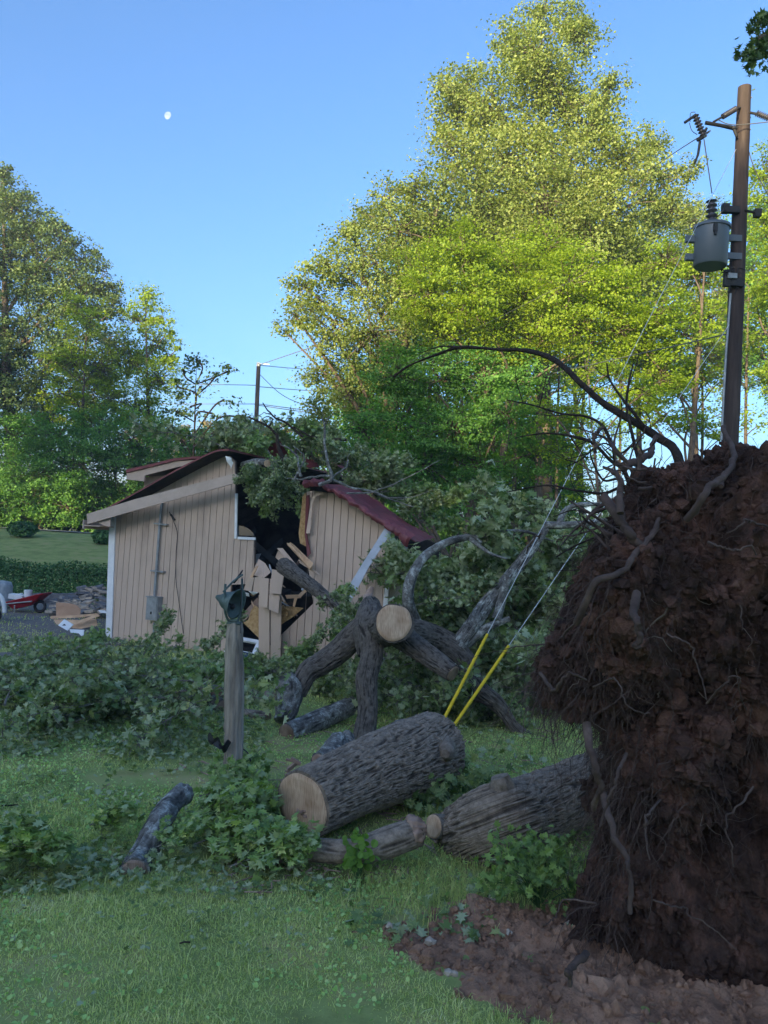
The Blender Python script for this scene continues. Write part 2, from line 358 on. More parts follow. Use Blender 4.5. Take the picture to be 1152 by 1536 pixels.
cr = ramp(ns, [(.35, (.36, .48, .86)), (.65, (.60, .70, .98))]); ln.new(no.outputs[0], cr.inputs[0]); e = N_(ns, 'ShaderNodeEmission', Strength=.5); ln.new(cr.outputs[0], e.inputs[0])  # sunlight on the moon is put in as emission
o = N_(ns, 'ShaderNodeOutputMaterial'); ln.new(e.outputs[0], o.inputs[0]); M['moon'] = m
M['leaf_maple'] = leafmat('maple_leaf_sun_tint', [(.1, (0.104, 0.175, 0.014)), (.5, (0.193, 0.289, 0.022)), (.95, (0.289, 0.377, 0.034))], .42, (2.2, 2.0, .35), nscale=.22)  # maple green with the yellow of sunlit crowns put into it
M['leaf_poplar'] = leafmat('poplar_leaf', [(.1, (0.104, 0.152, 0.037)), (.5, (0.179, 0.238, 0.055)), (.95, (0.302, 0.343, 0.119))], .35, (2.0, 1.9, .5), nscale=.3)
M['leaf_dark'] = leafmat('leaf_shade_tone', [(.1, (0.053, 0.142, 0.031)), (.5, (0.100, 0.231, 0.048)), (.95, (0.171, 0.332, 0.065))], .35, (2.0, 2.0, .5), nscale=.3)  # darker leaf copy for shaded trees, shade put into its colour
M['leaf_oak'] = leafmat('oak_leaf', [(.1, (0.042, 0.084, 0.031)), (.5, (0.084, 0.140, 0.048)), (.95, (0.168, 0.224, 0.070))], .25, (1.8, 1.8, .5), nscale=.35)
M['leaf_far_sun'] = leafmat('far_leaf_sun_tint', [(.1, (.12, .10, .03)), (.5, (.20, .16, .04)), (.95, (.30, .22, .06))], .3, (1.6, 1.4, .4), nscale=.1)  # orange of the low sun is painted into these leaves
M['leaf_fallen'] = leafmat('wilted_leaf', [(.1, (0.077, 0.134, 0.036)), (.5, (0.152, 0.219, 0.065)), (.8, (0.231, 0.294, 0.101)), (1, (0.418, 0.436, 0.182))], .2, (1.5, 1.6, .7), under=(.34, .39, .22), nscale=1.2, gloss=.12)
M['leaf_fallen2'] = leafmat('fresh_fallen_leaf', [(.1, (0.095, 0.165, 0.039)), (.5, (0.179, 0.283, 0.066)), (.85, (0.284, 0.399, 0.104)), (1, (0.570, 0.630, 0.221))], .25, (1.6, 1.7, .5), under=(.32, .40, .19), nscale=1.8, gloss=.12)
M['leaf_bright'] = leafmat('seedling_leaf', [(.1, (.08, .16, .02)), (.5, (.13, .24, .035)), (1, (.18, .30, .06))], .35, (1.6, 1.7, .5), nscale=3)
M['leaf_hedge'] = leafmat('hedge_leaf', [(.1, (0.040, 0.109, 0.036)), (.5, (0.069, 0.164, 0.055)), (.95, (0.109, 0.227, 0.077))], .2, (1.5, 1.6, .5), nscale=.8)

# ================================================================== SETTING
def in_poly(x, y, poly):
    poly = np.asarray(poly); ins = np.zeros(len(x), bool); j = len(poly) - 1
    for i in range(len(poly)):
        xi, yi = poly[i][:2]; xj, yj = poly[j][:2]
        c = ((yi > y) != (yj > y)) & (x < (xj - xi) * (y - yi) / (yj - yi + 1e-12) + xi); ins ^= c; j = i
    return ins
def sheet(name, xs, ys, zoff, material, kind='structure', keep=None, disp=None, smoothf=True):
    X, Y = np.meshgrid(xs, ys); Z = gzv(X, Y) + zoff
    if disp is not None: Z = Z + disp(X, Y)
    V = np.stack([X, Y, Z], -1).reshape(-1, 3); nx = len(xs); ny = len(ys)
    i = np.arange(ny - 1)[:, None] * nx + np.arange(nx - 1)[None, :]
    f = np.stack([i, i + 1, i + 1 + nx, i + nx], -1).reshape(-1, 4)
    if keep is not None:
        c = V[f].mean(1); f = f[keep(c[:, 0], c[:, 1])]
    b = MB(); b.add(V, f); o = b.build(name, material, smoothf=smoothf); o['kind'] = kind; return o
def grow(lo, hi, s0, g):
    a = [0.0]; s = s0
    while a[-1] < hi: a.append(a[-1] + s); s *= g
    c = [0.0]; s = s0
    while c[-1] > lo: c.append(c[-1] - s); s *= g
    return np.array(sorted(set(c + a)))
gx = grow(-560, 560, .3, 1.06); gy = grow(-90, 620, .3, 1.05)
sheet('ground', gx, gy, 0, M['turf'])
# red soil torn up under the root plate
soil_px = [(560, 1385), (640, 1362), (740, 1352), (860, 1345), (1000, 1330), (1250, 1330), (1300, 1700), (1060, 1700), (900, 1560), (730, 1510), (640, 1470), (600, 1430)]
soil_poly = np.array([G(*p) for p in soil_px])
def edge_dist(x, y, poly):
    d = np.full(x.shape, 1e9); n = len(poly)
    for i in range(n):
        a = poly[i][:2]; b = poly[(i + 1) % n][:2]; ab = b - a
        t = np.clip(((x - a[0]) * ab[0] + (y - a[1]) * ab[1]) / (ab @ ab), 0, 1)
        d = np.minimum(d, np.hypot(x - a[0] - t * ab[0], y - a[1] - t * ab[1]))
    return np.where(in_poly(x.ravel(), y.ravel(), poly).reshape(x.shape), d, -d)
def soil_z(X, Y):
    e = edge_dist(X, Y, soil_poly); q = np.stack([X, Y, X * 0], -1).reshape(-1, 3); e = e + (fbm(q * 5 + 3, 3).reshape(X.shape) - .5) * .45
    n = (fbm(q * 4, 5) - .5).reshape(X.shape); n2 = (fbm(q * 19, 3) - .5).reshape(X.shape)
    return np.minimum(.045, e * .2) + (n * .17 + n2 * .09) * smooth((e + .25) / .4) - .012
ys = np.arange(2.2, 5.3, .02); xs = np.arange(-.3, 3.6, .02)
so_ = sheet('soil_patch', xs, ys, 0, M['soil'], disp=soil_z)
# gravel yard at left behind the brush pile, road and far field
gp = [G(-60, 900), G(60, 893), G(150, 893), G(160, 1000), G(-80, 1010)]
gxy = np.array(gp)
sheet('gravel_yard', np.arange(-14, -4, .12), np.arange(9, 24, .12), .008, M['gravel'], keep=lambda x, y: (edge_dist(x, y, np.array([[-13.8, 9.5], [-5.0, 12.5], [-5.2, 23.0], [-13.8, 22.5]])) > 0),
      disp=lambda X, Y: (fbm(np.stack([X * 6, Y * 6, X * 0], -1).reshape(-1, 3), 3).reshape(X.shape) - .5) * .02)
sheet('road', np.arange(-200, 12, 1.5), np.array([43.2, 44, 45, 46, 47, 47.6]), .05, M['asphalt'])
# far sunlit ridge
hx = np.linspace(-500, 500, 160); hy = np.array([330., 360, 400, 450])
def ridge_h(X, Y): return 9 * smooth((Y - 325) / 110) + 5 * (fbm(np.stack([X * .02, Y * .02, X * 0], -1).reshape(-1, 3), 3).reshape(X.shape) - .5)
sheet('hills', hx, hy, -.2, M['turf'], disp=ridge_h)
# moon cut to its sunlit part, the phase is put into the shape
def moon():
    c = P(252, 173, 3000.0); r = 5.6 / F * 3000
    th = np.linspace(0, 2 * math.pi, 40, endpoint=False); lit = R(145)
    pts = []
    for t in th:
        rr = r if math.cos(t - lit) > -.05 else r * (1 - .45 * -math.cos(t - lit))
        pts.append((rr * math.cos(t), rr * math.sin(t)))
    X = MRn[:, 0]; Y = MRn[:, 1]; Z = MRn[:, 2]
    b = MB(); b.prism([X * p[0] + Y * p[1] for p in pts], -Z * r * .5)
    o = b.build('moon', M['moon']); o.location = c
    tag(o, 'pale gibbous daytime moon small in the blue sky above the left trees', 'moon')
moon()

# ------------------------------------------------------------------ grass
log_avoid = []
def make_grass():
    b = MB()
    def zone(n, y0, y1, h, wd, powr=1.0):
        y = y0 + (y1 - y0) * RNG.random(n) ** powr
        x = (RNG.random(n) * 2 - 1) * (y * .56 + .5)
        q = np.stack([x * 1.3, y * 1.3, x * 0], -1); dens = fbm(q, 4)
        e = edge_dist(x, y, soil_poly)
        k = (dens + RNG.normal(0, .07, n) > .41) & (e < .04 * RNG.normal(0, 1, n) - .02) & (RNG.random(n) < .97)
        x, y, dens = x[k], y[k], dens[k]; n = len(x); z = gzv(x, y) - .004
        # dry litter band in front of the brush pile
        hh = h * RNG.gamma(3, .33, n) * (0.55 + 1.1 * (dens - .3)); ww = wd * RNG.uniform(.6, 1.3, n)
        a = RNG.random(n) * 6.283; lean = hh * RNG.normal(0, 1.1, n); l2 = hh * RNG.normal(0, .4, n)
        base = np.stack([x, y, z], -1); side = np.stack([np.cos(a), np.sin(a), 0 * a], -1) * ww[:, None] / 2
        fw = np.stack([-np.sin(a), np.cos(a), 0 * a], -1)
        mid = base + fw * (lean * .35)[:, None] + np.array([0, 0, 1]) * (hh * .62)[:, None]
        tip = base + fw * lean[:, None] + side * 0 + np.stack([0 * a, 0 * a, hh * .95], -1) + side * (l2 / (ww + 1e-6))[:, None]
        V = np.stack([base - side, base + side, mid + side * .75, mid - side * .75, tip], 1)
        i = np.arange(n)[:, None] * 5
        b.add(V.reshape(-1, 3), i + [0, 1, 2, 3]); b.groups.append((i + [3, 2, 4] + (b.n - 5 * n), 0))
    zone(230000, 2.9, 6.0, .021, .0045)
    zone(170000, 5.5, 10.0, .026, .0065)
    zone(90000, 9.5, 16.5, .035, .011)
    zone(40000, 16, 30, .04, .02)
    return tag(b.build('grass', M['grass']), 'short green lawn grass around the fallen logs', 'grass', kind='stuff')
make_grass()
def make_weeds():
    b = MB(); n = 70000
    y = 2.9 + 7.5 * RNG.random(n) ** 1.35; x = (RNG.random(n) * 2 - 1) * (y * .56 + .4)
    q = np.stack([x * 1.1 + 40, y * 1.1, x * 0], -1); e = edge_dist(x, y, soil_poly)
    k = (fbm(q, 4) + RNG.normal(0, .06, n) > .47) & (e < -.02); x, y = x[k], y[k]
    z = gzv(x, y) + RNG.uniform(.012, .05, len(x))
    leaves(b, np.stack([x, y, z], -1), RNG.uniform(.010, .028, len(x)), 'round', tilt=.6)
    return tag(b.build('weeds', M['clover']), 'low clover and broadleaf weeds growing in the lawn', 'weeds', kind='stuff')
make_weeds()
def tufts():
    b = MB()
    spots = [G(*p) for p in [(560, 1330), (600, 1340), (650, 1320), (690, 1330), (720, 1350), (760, 1345), (640, 1370), (540, 1360), (590, 1310), (660, 1345), (700, 1300), (800, 1345), (850, 1340)]]
    for c in spots:
        n = 120; r = RNG.normal(0, .13, (n, 2)); h = RNG.uniform(.04, .12, n); a = RNG.random(n) * 6.28
        p0 = np.stack([c[0] + r[:, 0], c[1] + r[:, 1], gzv(c[0] + r[:, 0], c[1] + r[:, 1])], -1)
        o = np.stack([np.cos(a), np.sin(a)], -1) * (h * RNG.uniform(.1, .8, n))[:, None]
        path = np.stack([p0, p0 + np.stack([o[:, 0] * .25, o[:, 1] * .25, h * .6], -1), p0 + np.stack([o[:, 0], o[:, 1], h], -1)], 1)
        tubes(b, path, np.array([.0022, .0018, .0005]), 3, cap=False)
    tag(b.build('tall_grass', M['grass']), 'longer grass blades growing along the edge of the bare soil', 'grass', kind='stuff')
tufts()

# ------------------------------------------------------------------ fallen leaf litter on the lawn
def litter():
    b = MB()
    def sc(n, px0, px1, py0, py1, size, thr=.45, fr=.9):
        C = []
        X = RNG.uniform(px0, px1, n); Y = RNG.uniform(py0, py1, n)
        hz = 782 + X * .058
        yy = F * 2.2 / (Y - hz); xx = (X - CX) / F * yy + (yy * .0); 
        q = np.stack([xx * fr, yy * fr, 0 * xx + 7], -1); k = fbm(q, 3) + RNG.normal(0, .05, n) > thr
        xx, yy = xx[k], yy[k]; z = gzv(xx, yy) + RNG.uniform(.02, .07, len(xx))
        leaves(b, np.stack([xx, yy, z], -1), size, 'lobed', tilt=.5, norm=np.stack([0 * xx, 0 * xx, np.where(RNG.random(len(xx)) < .55, -1., 1.)], -1))
    sc(2400, -20, 420, 1040, 1130, .06, .45)
    sc(2000, -20, 330, 1090, 1330, .058, .47)
    sc(900, -20, 560, 1120, 1500, .032, .50, 1.6)
    sc(1800, -20, 460, 990, 1058, .08, .42)
    sc(500, 640, 900, 1080, 1240, .08, .49)
    sc(500, 100, 620, 1285, 1335, .05, .52, 2)
    sc(300, 560, 900, 1300, 1400, .07, .5, 2)
    tag(b.build('leaf_litter', M['leaf_fallen']), 'wilted grey green leaves scattered over the lawn', 'leaves', kind='stuff')
    b = MB(); n = 1300                                   # chips and bits of twig
    X = RNG.uniform(180, 900, n); Y = RNG.uniform(1060, 1330, n); hz = 782 + X * .058; yy = F * 2.2 / (Y - hz); xx = (X - CX) / F * yy
    q = np.stack([xx * 1.5, yy * 1.5, 0 * xx + 2], -1); k = fbm(q, 3) > .52; xx, yy = xx[k], yy[k]
    a = RNG.random(len(xx)) * 6.28; L = RNG.uniform(.02, .09, len(xx)); p0 = np.stack([xx, yy, gzv(xx, yy) + .03], -1)
    d = np.stack([np.cos(a) * L, np.sin(a) * L, RNG.normal(0, .01, len(xx))], -1)
    tubes(b, np.stack([p0 - d, p0, p0 + d], 1), RNG.uniform(.002, .006, (len(xx), 1)), 4, cap=False)
    tag(b.build('wood_chips', M['splinter']), 'scattered wood chips and sawdust slivers between the cut logs', 'wood chips', kind='stuff')
litter()
def sticks():
    b = MB(); spots = [(262, 1418, 24), (300, 1455, 18), (180, 1130, 14), (60, 1150, 12), (620, 1190, 16), (800, 1165, 20)]
    n = 12
    X = RNG.uniform(-10, 1000, n); Y = RNG.uniform(1045, 1520, n); hz = 782 + X * .058; yy = F * 2.2 / (Y - hz); xx = (X - CX) / F * yy
    a = RNG.random(n) * 6.28; L = RNG.uniform(.02, .06, n); p0 = np.stack([xx, yy, gzv(xx, yy) + .03], -1)
    d = np.stack([np.cos(a) * L, np.sin(a) * L, RNG.normal(0, .015, n)], -1); m_ = RNG.normal(0, .004, (n, 3))
    tubes(b, np.stack([p0 - d, p0 + m_, p0 + d], 1), RNG.uniform(.002, .007, (n, 1)), 5, cap=False)
    tag(b.build('twig_litter', M['darkwood']), 'thin dark twigs strewn over the grass', 'twigs', kind='stuff')
sticks()

# ================================================================== TREES
def tree(name, label, cat, base_px, Y, clumps, lm, leafsize, trunk_r, dens=14, per=42, shape='kite', flat=.45, group=None, bark='treebark', tilt=.55, limbk=None, Yj=1.5, sky=1.0, base_xy=None, lean=(0, 0)):
    if base_xy is None:
        p = P(base_px, 800, Y); bx, by = p[0], Y
    else: bx, by = base_xy
    base = np.array([bx, by, gz(bx, by) - .1])
    root = empty(name, base, label, cat, group)
    cs = []
    for c in clumps:
        px, py, r = c[:3]; yy = Y + RNG.uniform(-Yj, Yj) + (c[3] if len(c) > 3 else 0)
        cs.append((P(px, py, yy), r / F * yy))
    cs.sort(key=lambda c: c[0][2])
    top = cs[-1][0]; tb = MB()
    tp = spline([base, base * .6 + np.array([top[0], top[1], top[2]]) * .4 + RNG.normal(0, .25, 3) * [1, 1, 0], np.array([top[0], top[1], top[2]])], 26)
    tp[0] = base
    tr = trunk_r * (1 - np.linspace(0, 1, 26) ** 1.3 * .93); tr[0] *= 1.5; tr[1] *= 1.1
    tubes(tb, tp, tr, 10)
    fb = MB()
    for c, r in cs:
        # limb from trunk
        zt = max(base[2] + 1.5, c[2] - abs(np.hypot(*(c[:2] - top[:2]))) * RNG.uniform(.5, 1.0) - r * .3)
        i = int(np.argmin(np.abs(tp[:, 2] - zt))); i = min(i, 23); s0 = tp[i]
        rl = max(.02, tr[i] * .45)
        mid = (s0 + c) / 2 + np.array([0, 0, r * .25]) + RNG.normal(0, .15, 3)
        tubes(tb, spline([s0, mid, c], 9), np.linspace(rl, .03, 9), 6)
        n = max(3, int(dens * 2.2 * r * r * sky))
        d = RNG.normal(0, 1, (n, 3)); d /= np.linalg.norm(d, axis=1, keepdims=True)
        rad = RNG.random(n) ** .38 * 1.08; rad *= .58 + .78 * vnoise(d * 2.6 + c * 1.7)
        sc_ = c + d * rad[:, None] * r * np.array([1, 1, .92])
        # twigs to sprays
        mm = np.minimum(n, 40)
        t0 = c + (sc_[:mm] - c) * .15; tm = (t0 + sc_[:mm]) / 2 + RNG.normal(0, .1 * r, (mm, 3))
        tubes(tb, np.stack([t0, tm, sc_[:mm]], 1), np.array([.03, .02, .008]) * min(1.2, r * .7), 3, cap=False)
        out = sc_ - c; out[:, 2] = 0
        k = int(per * 1.75); sp = RNG.uniform(.5, 1.25, (n, 1, 1)) * np.array([.33, .33, .33 * flat]) * min(1.2, .45 + r * .35)
        L = sc_[:, None] + RNG.normal(0, 1, (n, k, 3)) * sp
        L[:, :, 2] -= .12 * np.hypot(L[:, :, 0] - sc_[:, None, 0], L[:, :, 1] - sc_[:, None, 1])
        keep = RNG.random((n, k)) < RNG.uniform(.2, 1.1, (n, 1))
        L = L[keep]
        nrm = np.array([0, 0, 1.0]) + .5 * (L - c) / (r + 1e-6) + np.broadcast_to(RNG.normal(0, .55, (n, 1, 3)), (n, k, 3))[keep]
        leaves(fb, L, leafsize * .68, shape, tilt=tilt, norm=nrm)
    tb.build('trunk', M[bark], root, base, True)
    fb.build('crown', M[lm], root, base)
    return root
GR = 'woodland trees behind the shed'
poplar = tree('poplar_tree', 'tallest tree, a pale green poplar whose top nearly touches the upper edge of the sky', 'tree', 820, 33,
     [(812, 22, 32), (850, 28, 30), (768, 62, 34), (800, 80, 52), (865, 66, 36), (820, 120, 55), (700, 122, 34), (672, 135, 26), (686, 170, 42), (668, 200, 22), (745, 165, 60), (850, 165, 60), (915, 130, 26), (900, 185, 42),
      (690, 235, 48), (760, 245, 75), (850, 250, 80), (935, 240, 48), (975, 215, 28), (985, 265, 40), (720, 320, 75), (820, 330, 90), (915, 320, 70), (1000, 320, 45), (1035, 255, 22), (860, 400, 85), (760, 400, 80), (950, 400, 70)],
     'leaf_poplar', .21, .42, dens=15, per=40, flat=.8, tilt=.8, bark='treebark')
tree('rounded_hardwood_tree', 'round green hardwood at the left edge of the wood beside the open sky', 'tree', 560, 31,
     [(620, 285, 38), (585, 295, 32), (555, 330, 34), (600, 345, 60), (520, 350, 30), (490, 395, 34), (540, 405, 60), (455, 430, 30), (440, 470, 24), (470, 460, 40), (610, 430, 70), (425, 495, 14), (500, 500, 50), (560, 500, 60), (480, 560, 34), (475, 610, 26), (520, 580, 45), (560, 610, 55), (478, 640, 22), (650, 350, 50), (665, 275, 30)],
     'leaf_poplar', .19, .38, dens=14, per=40, flat=.7)
tree('bright_maple_tree', 'bright yellow green maple with flat leafy layers in the middle of the wood', 'tree', 700, 27,
     [(650, 400, 50), (700, 380, 50), (760, 400, 50), (640, 440, 45), (700, 450, 60), (780, 450, 60), (850, 430, 60), (820, 370, 45), (910, 430, 50), (870, 490, 55), (740, 500, 55), (930, 490, 40), (660, 490, 40), (800, 520, 45), (985, 470, 40)],
     'leaf_maple', .16, .22, dens=22, per=52, flat=.28, tilt=.4)
tree('right_maple_tree', 'airy yellow green maple directly left of the utility pole', 'tree', 1010, 28,
     [(1000, 390, 45), (1045, 420, 45), (960, 520, 45), (1015, 500, 50), (1060, 480, 35), (990, 570, 45), (1050, 560, 40), (930, 575, 40), (1040, 630, 40), (960, 620, 35), (1060, 360, 28)],
     'leaf_maple', .16, .18, dens=15, per=46, flat=.3, tilt=.45)
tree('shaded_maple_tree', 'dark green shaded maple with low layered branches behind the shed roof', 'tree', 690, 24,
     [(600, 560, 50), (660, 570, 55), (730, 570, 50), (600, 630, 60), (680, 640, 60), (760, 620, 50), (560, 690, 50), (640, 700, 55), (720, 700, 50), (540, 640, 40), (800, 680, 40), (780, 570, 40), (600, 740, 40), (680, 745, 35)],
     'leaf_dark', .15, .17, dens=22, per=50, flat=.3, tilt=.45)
tree('shaded_oak_tree', 'shaded tree standing low beside the open strip of sky right of the far pole', 'tree', 500, 35,
     [(490, 650, 38), (530, 600, 40), (475, 690, 35), (520, 690, 45), (570, 660, 50), (465, 660, 18), (560, 560, 50), (620, 520, 60)],
     'leaf_dark', .18, .2, dens=14, per=40, flat=.6)
tree('pole_side_maple_tree', 'sunlit yellow green tree to the right of the utility pole at the frame edge', 'tree', 1165, 31,
     [(1150, 265, 35), (1165, 310, 45), (1175, 360, 50), (1145, 330, 22), (1180, 250, 40), (1150, 420, 34), (1185, 450, 50), (1150, 500, 30), (1160, 560, 30), (1190, 600, 40), (1135, 460, 18)],
     'leaf_maple', .17, .22, dens=16, per=44, flat=.4)
tree('leaning_understory_tree', 'slender understory maple just left of the root mass with thin lit foliage', 'tree', 900, 22,
     [(880, 560, 35), (930, 560, 30), (860, 620, 35), (905, 650, 35), (840, 680, 32), (965, 590, 30), (1000, 620, 28), (870, 720, 32), (820, 610, 30)],
     'leaf_maple', .13, .10, dens=16, per=40, flat=.35)
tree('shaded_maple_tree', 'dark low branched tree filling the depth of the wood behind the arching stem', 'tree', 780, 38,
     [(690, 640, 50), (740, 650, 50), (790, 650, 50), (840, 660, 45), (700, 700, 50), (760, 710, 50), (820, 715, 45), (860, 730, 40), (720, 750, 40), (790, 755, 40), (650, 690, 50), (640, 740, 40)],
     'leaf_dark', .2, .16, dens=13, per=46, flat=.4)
# back rows: deep woodland
back = [(640, 46, 'leaf_dark'), (720, 50, 'leaf_dark'), (800, 44, 'leaf_maple'), (880, 52, 'leaf_poplar'), (960, 46, 'leaf_poplar'), (1060, 50, 'leaf_poplar'), (1150, 45, 'leaf_dark'), (560, 52, 'leaf_dark')]
for k, (px, Y, lm) in enumerate(back):
    cl = [(px + random.uniform(-45, 45), py, random.uniform(30, 46)) for py in (330, 380, 420, 460, 490, 530, 560) for _ in range(2)]
    if px in (560,): cl = [(px + random.uniform(-40, 45), py + 120, 34) for py in (400, 440, 480, 520, 560)]
    if px in (640, 720, 800, 560): cl += [(px + random.uniform(-40, 40), py, 32) for py in (600, 630, 660, 690, 720, 745) for _ in range(2)]
    tree('woodland_tree', 'tree deep inside the wood, seen only in gaps between the front trees', 'tree', px, Y, cl, lm, .24, .25, dens=8, per=38, group='trees deep in the wood')
# low shrubs under the wood, far side
def bush(name, label, cat, px, py, Y, rw, rh, lm, n, size, group=None, shape='kite'):
    c = P(px, py, Y); x, y = c[0], Y; z = gz(x, y); root = empty(name, (x, y, z), label, cat, group)
    rw = rw / F * Y; rh = rh / F * Y
    sb = MB()
    for k in range(9):
        a = random.uniform(0, 6.28); q = np.array([x + math.cos(a) * rw * .6, y + math.sin(a) * rw * .6, z + rh * random.uniform(1, 1.7)])
        tube(sb, [(x, y, z - .05), ((x + q[0]) / 2, (y + q[1]) / 2, z + rh * .7), q], .02, .006, 6, 4)
    d = RNG.normal(0, 1, (n, 3)); d /= np.linalg.norm(d, axis=1, keepdims=True)
    rad = (.72 + .5 * vnoise(d * 3 + px)) * RNG.random(n) ** .25
    L = np.array([x, y, z + rh * .95]) + d * rad[:, None] * np.array([rw, rw * .9, rh])
    fb = MB(); leaves(fb, L, size, shape, .7, norm=d + [0, 0, .6])
    sb.build('stem', M['treebark'], root, (x, y, z)); fb.build('foliage', M[lm], root, (x, y, z)); return root
for k, (px, Y, r) in enumerate([(640, 38, 60), (720, 40, 50), (905, 36, 38), (990, 34, 46), (1090, 36, 60), (560, 34, 60)]):
    bush('undergrowth_shrub', 'dark shrub at the foot of the wood', 'shrub', px, 780, Y, r, 34, 'leaf_dark', 4200, .15, 'undergrowth shrubs under the wood')
for k, px in enumerate(range(540, 1260, 62)):
    bush('undergrowth_shrub', 'dark shrub at the foot of the wood', 'shrub', px, 780, 44 + (k % 3) * 1.5, 44, 44 + 8 * (k % 2), 'leaf_dark', 3600, .24, 'undergrowth shrubs under the wood')
# bare trunks seen under the canopy
for k, (px, Y, r, topy, lab) in enumerate([(806, 30, .21, 420, 'thickest bare trunk visible under the canopy'), (768, 33, .12, 430, None), (742, 36, .12, 400, None), (690, 34, .14, 420, None), (655, 38, .16, 330, None),
        (840, 31, .10, 500, None), (600, 36, .14, 440, None), (636, 31, .08, 560, None), (880, 40, .14, 430, None), (1040, 30, .09, 420, None), (925, 34, .10, 440, None), (1130, 34, .12, 430, None), (715, 29, .08, 560, None), (672, 30, .07, 520, None)]):
    b0 = P(px, 800, Y); x0 = b0[0]; z0 = gz(x0, Y); tp = P(px + random.uniform(-8, 22), topy, Y + random.uniform(-1, 1))
    root = empty('bare_trunk_tree', (x0, Y, z0), lab or 'slender bare tree trunk standing in the shaded wood', 'tree', None if lab else 'slender trunks in the wood')
    b = MB(); p = spline([(x0, Y, z0 - .1), ((x0 + tp[0]) / 2 + random.uniform(-.3, .3), Y, (z0 + tp[2]) / 2), tp], 22); tubes(b, p, np.linspace(r, r * .3, 22), 8)
    fb = MB()
    for j in range(9):
        i = random.randint(9, 21); a = random.uniform(0, 6.28); L = random.uniform(.9, 2.4)
        q = p[i] + np.array([math.cos(a) * L, math.sin(a) * L, L * random.uniform(.2, .8)]); tube(b, [p[i], (p[i] + q) / 2 + [0, 0, .15], q], r * .25, .012, 7, 4)
        for s in range(4): 
            cc = q + RNG.normal(0, .35, 3); leaves(fb, cc + RNG.normal(0, 1, (26, 3)) * [.35, .35, .12], .15, 'kite', .5)
    b.build('trunk', M['treebark'], root, (x0, Y, z0), True); fb.build('crown', M['leaf_maple' if k % 2 else 'leaf_dark'], root, (x0, Y, z0))

# ---- left side
tree('large_left_oak_tree', 'largest oak at the left edge of the picture with a sloping outline', 'tree', 30, 55,
     [(-10, 290, 44), (18, 300, 34), (45, 340, 46), (95, 362, 34), (70, 400, 60), (10, 400, 70), (-50, 360, 80), (128, 392, 30), (150, 425, 36), (115, 450, 55), (45, 480, 70), (165, 470, 28), (172, 520, 40), (110, 530, 60), (20, 570, 80), (140, 590, 55), (70, 620, 70), (-40, 520, 80), (5, 262, 16)],
     'leaf_oak', .30, .55, dens=6, per=40, flat=.6, tilt=.7)
tree('lit_left_tree', 'yellow green sunlit tree in front of the largest left oak', 'tree', 130, 51,
     [(130, 480, 36), (110, 540, 36), (150, 550, 38), (90, 590, 32), (165, 600, 32), (125, 620, 36), (80, 540, 22)],
     'leaf_maple', .25, .22, dens=6.5, per=40, flat=.4)
tree('small_pointed_tree', 'small pointed green tree left of the strip of open sky', 'tree', 220, 54,
     [(218, 450, 22), (245, 475, 18), (205, 480, 26), (235, 515, 32), (255, 500, 12), (200, 540, 34), (240, 570, 34), (200, 610, 40), (255, 545, 16), (230, 640, 36), (270, 520, 10)],
     'leaf_maple', .28, .25, dens=8, per=40, flat=.6)
tree('thin_dark_tree', 'thin open crowned dark tree with visible branches behind the left roof slope', 'tree', 285, 23,
     [(295, 540, 17), (275, 555, 14), (325, 560, 14), (345, 556, 8), (265, 580, 17), (300, 580, 18), (335, 600, 10), (285, 610, 18), (318, 620, 14), (262, 615, 14), (362, 625, 12), (380, 640, 12), (340, 640, 14), (250, 640, 16)],
     'leaf_oak', .16, .07, dens=20, per=22, flat=.5, Yj=.4, bark='darkwood')
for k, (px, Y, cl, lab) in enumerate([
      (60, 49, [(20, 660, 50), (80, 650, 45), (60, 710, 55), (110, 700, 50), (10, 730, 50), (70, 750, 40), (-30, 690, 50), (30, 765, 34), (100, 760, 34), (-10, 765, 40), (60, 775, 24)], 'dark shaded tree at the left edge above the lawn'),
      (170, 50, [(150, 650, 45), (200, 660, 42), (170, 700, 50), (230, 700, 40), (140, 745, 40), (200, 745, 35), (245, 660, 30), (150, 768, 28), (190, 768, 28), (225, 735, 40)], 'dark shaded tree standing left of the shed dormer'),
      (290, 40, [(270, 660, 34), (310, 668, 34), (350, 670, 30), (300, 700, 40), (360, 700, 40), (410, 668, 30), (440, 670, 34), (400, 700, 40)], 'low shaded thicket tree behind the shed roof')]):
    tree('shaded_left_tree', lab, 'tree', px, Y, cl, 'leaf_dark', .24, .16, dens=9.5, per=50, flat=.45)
for k, px in enumerate([-60, 20, 90, 150, 220]):
    bush('roadside_shrub', 'dark green shrub in the thicket beyond the road', 'shrub', px, 775, 51 + k, 72, 40, 'leaf_dark', 6000, .34, 'thicket shrubs beyond the road')
for k, px in enumerate(range(-40, 520, 34)):
    bush('far_shrub', 'treetop on the distant sunlit ridge', 'treeline', px, 650, 150 + random.uniform(-6, 10), 28, 0, 'leaf_far_sun', 10, .5) if False else None
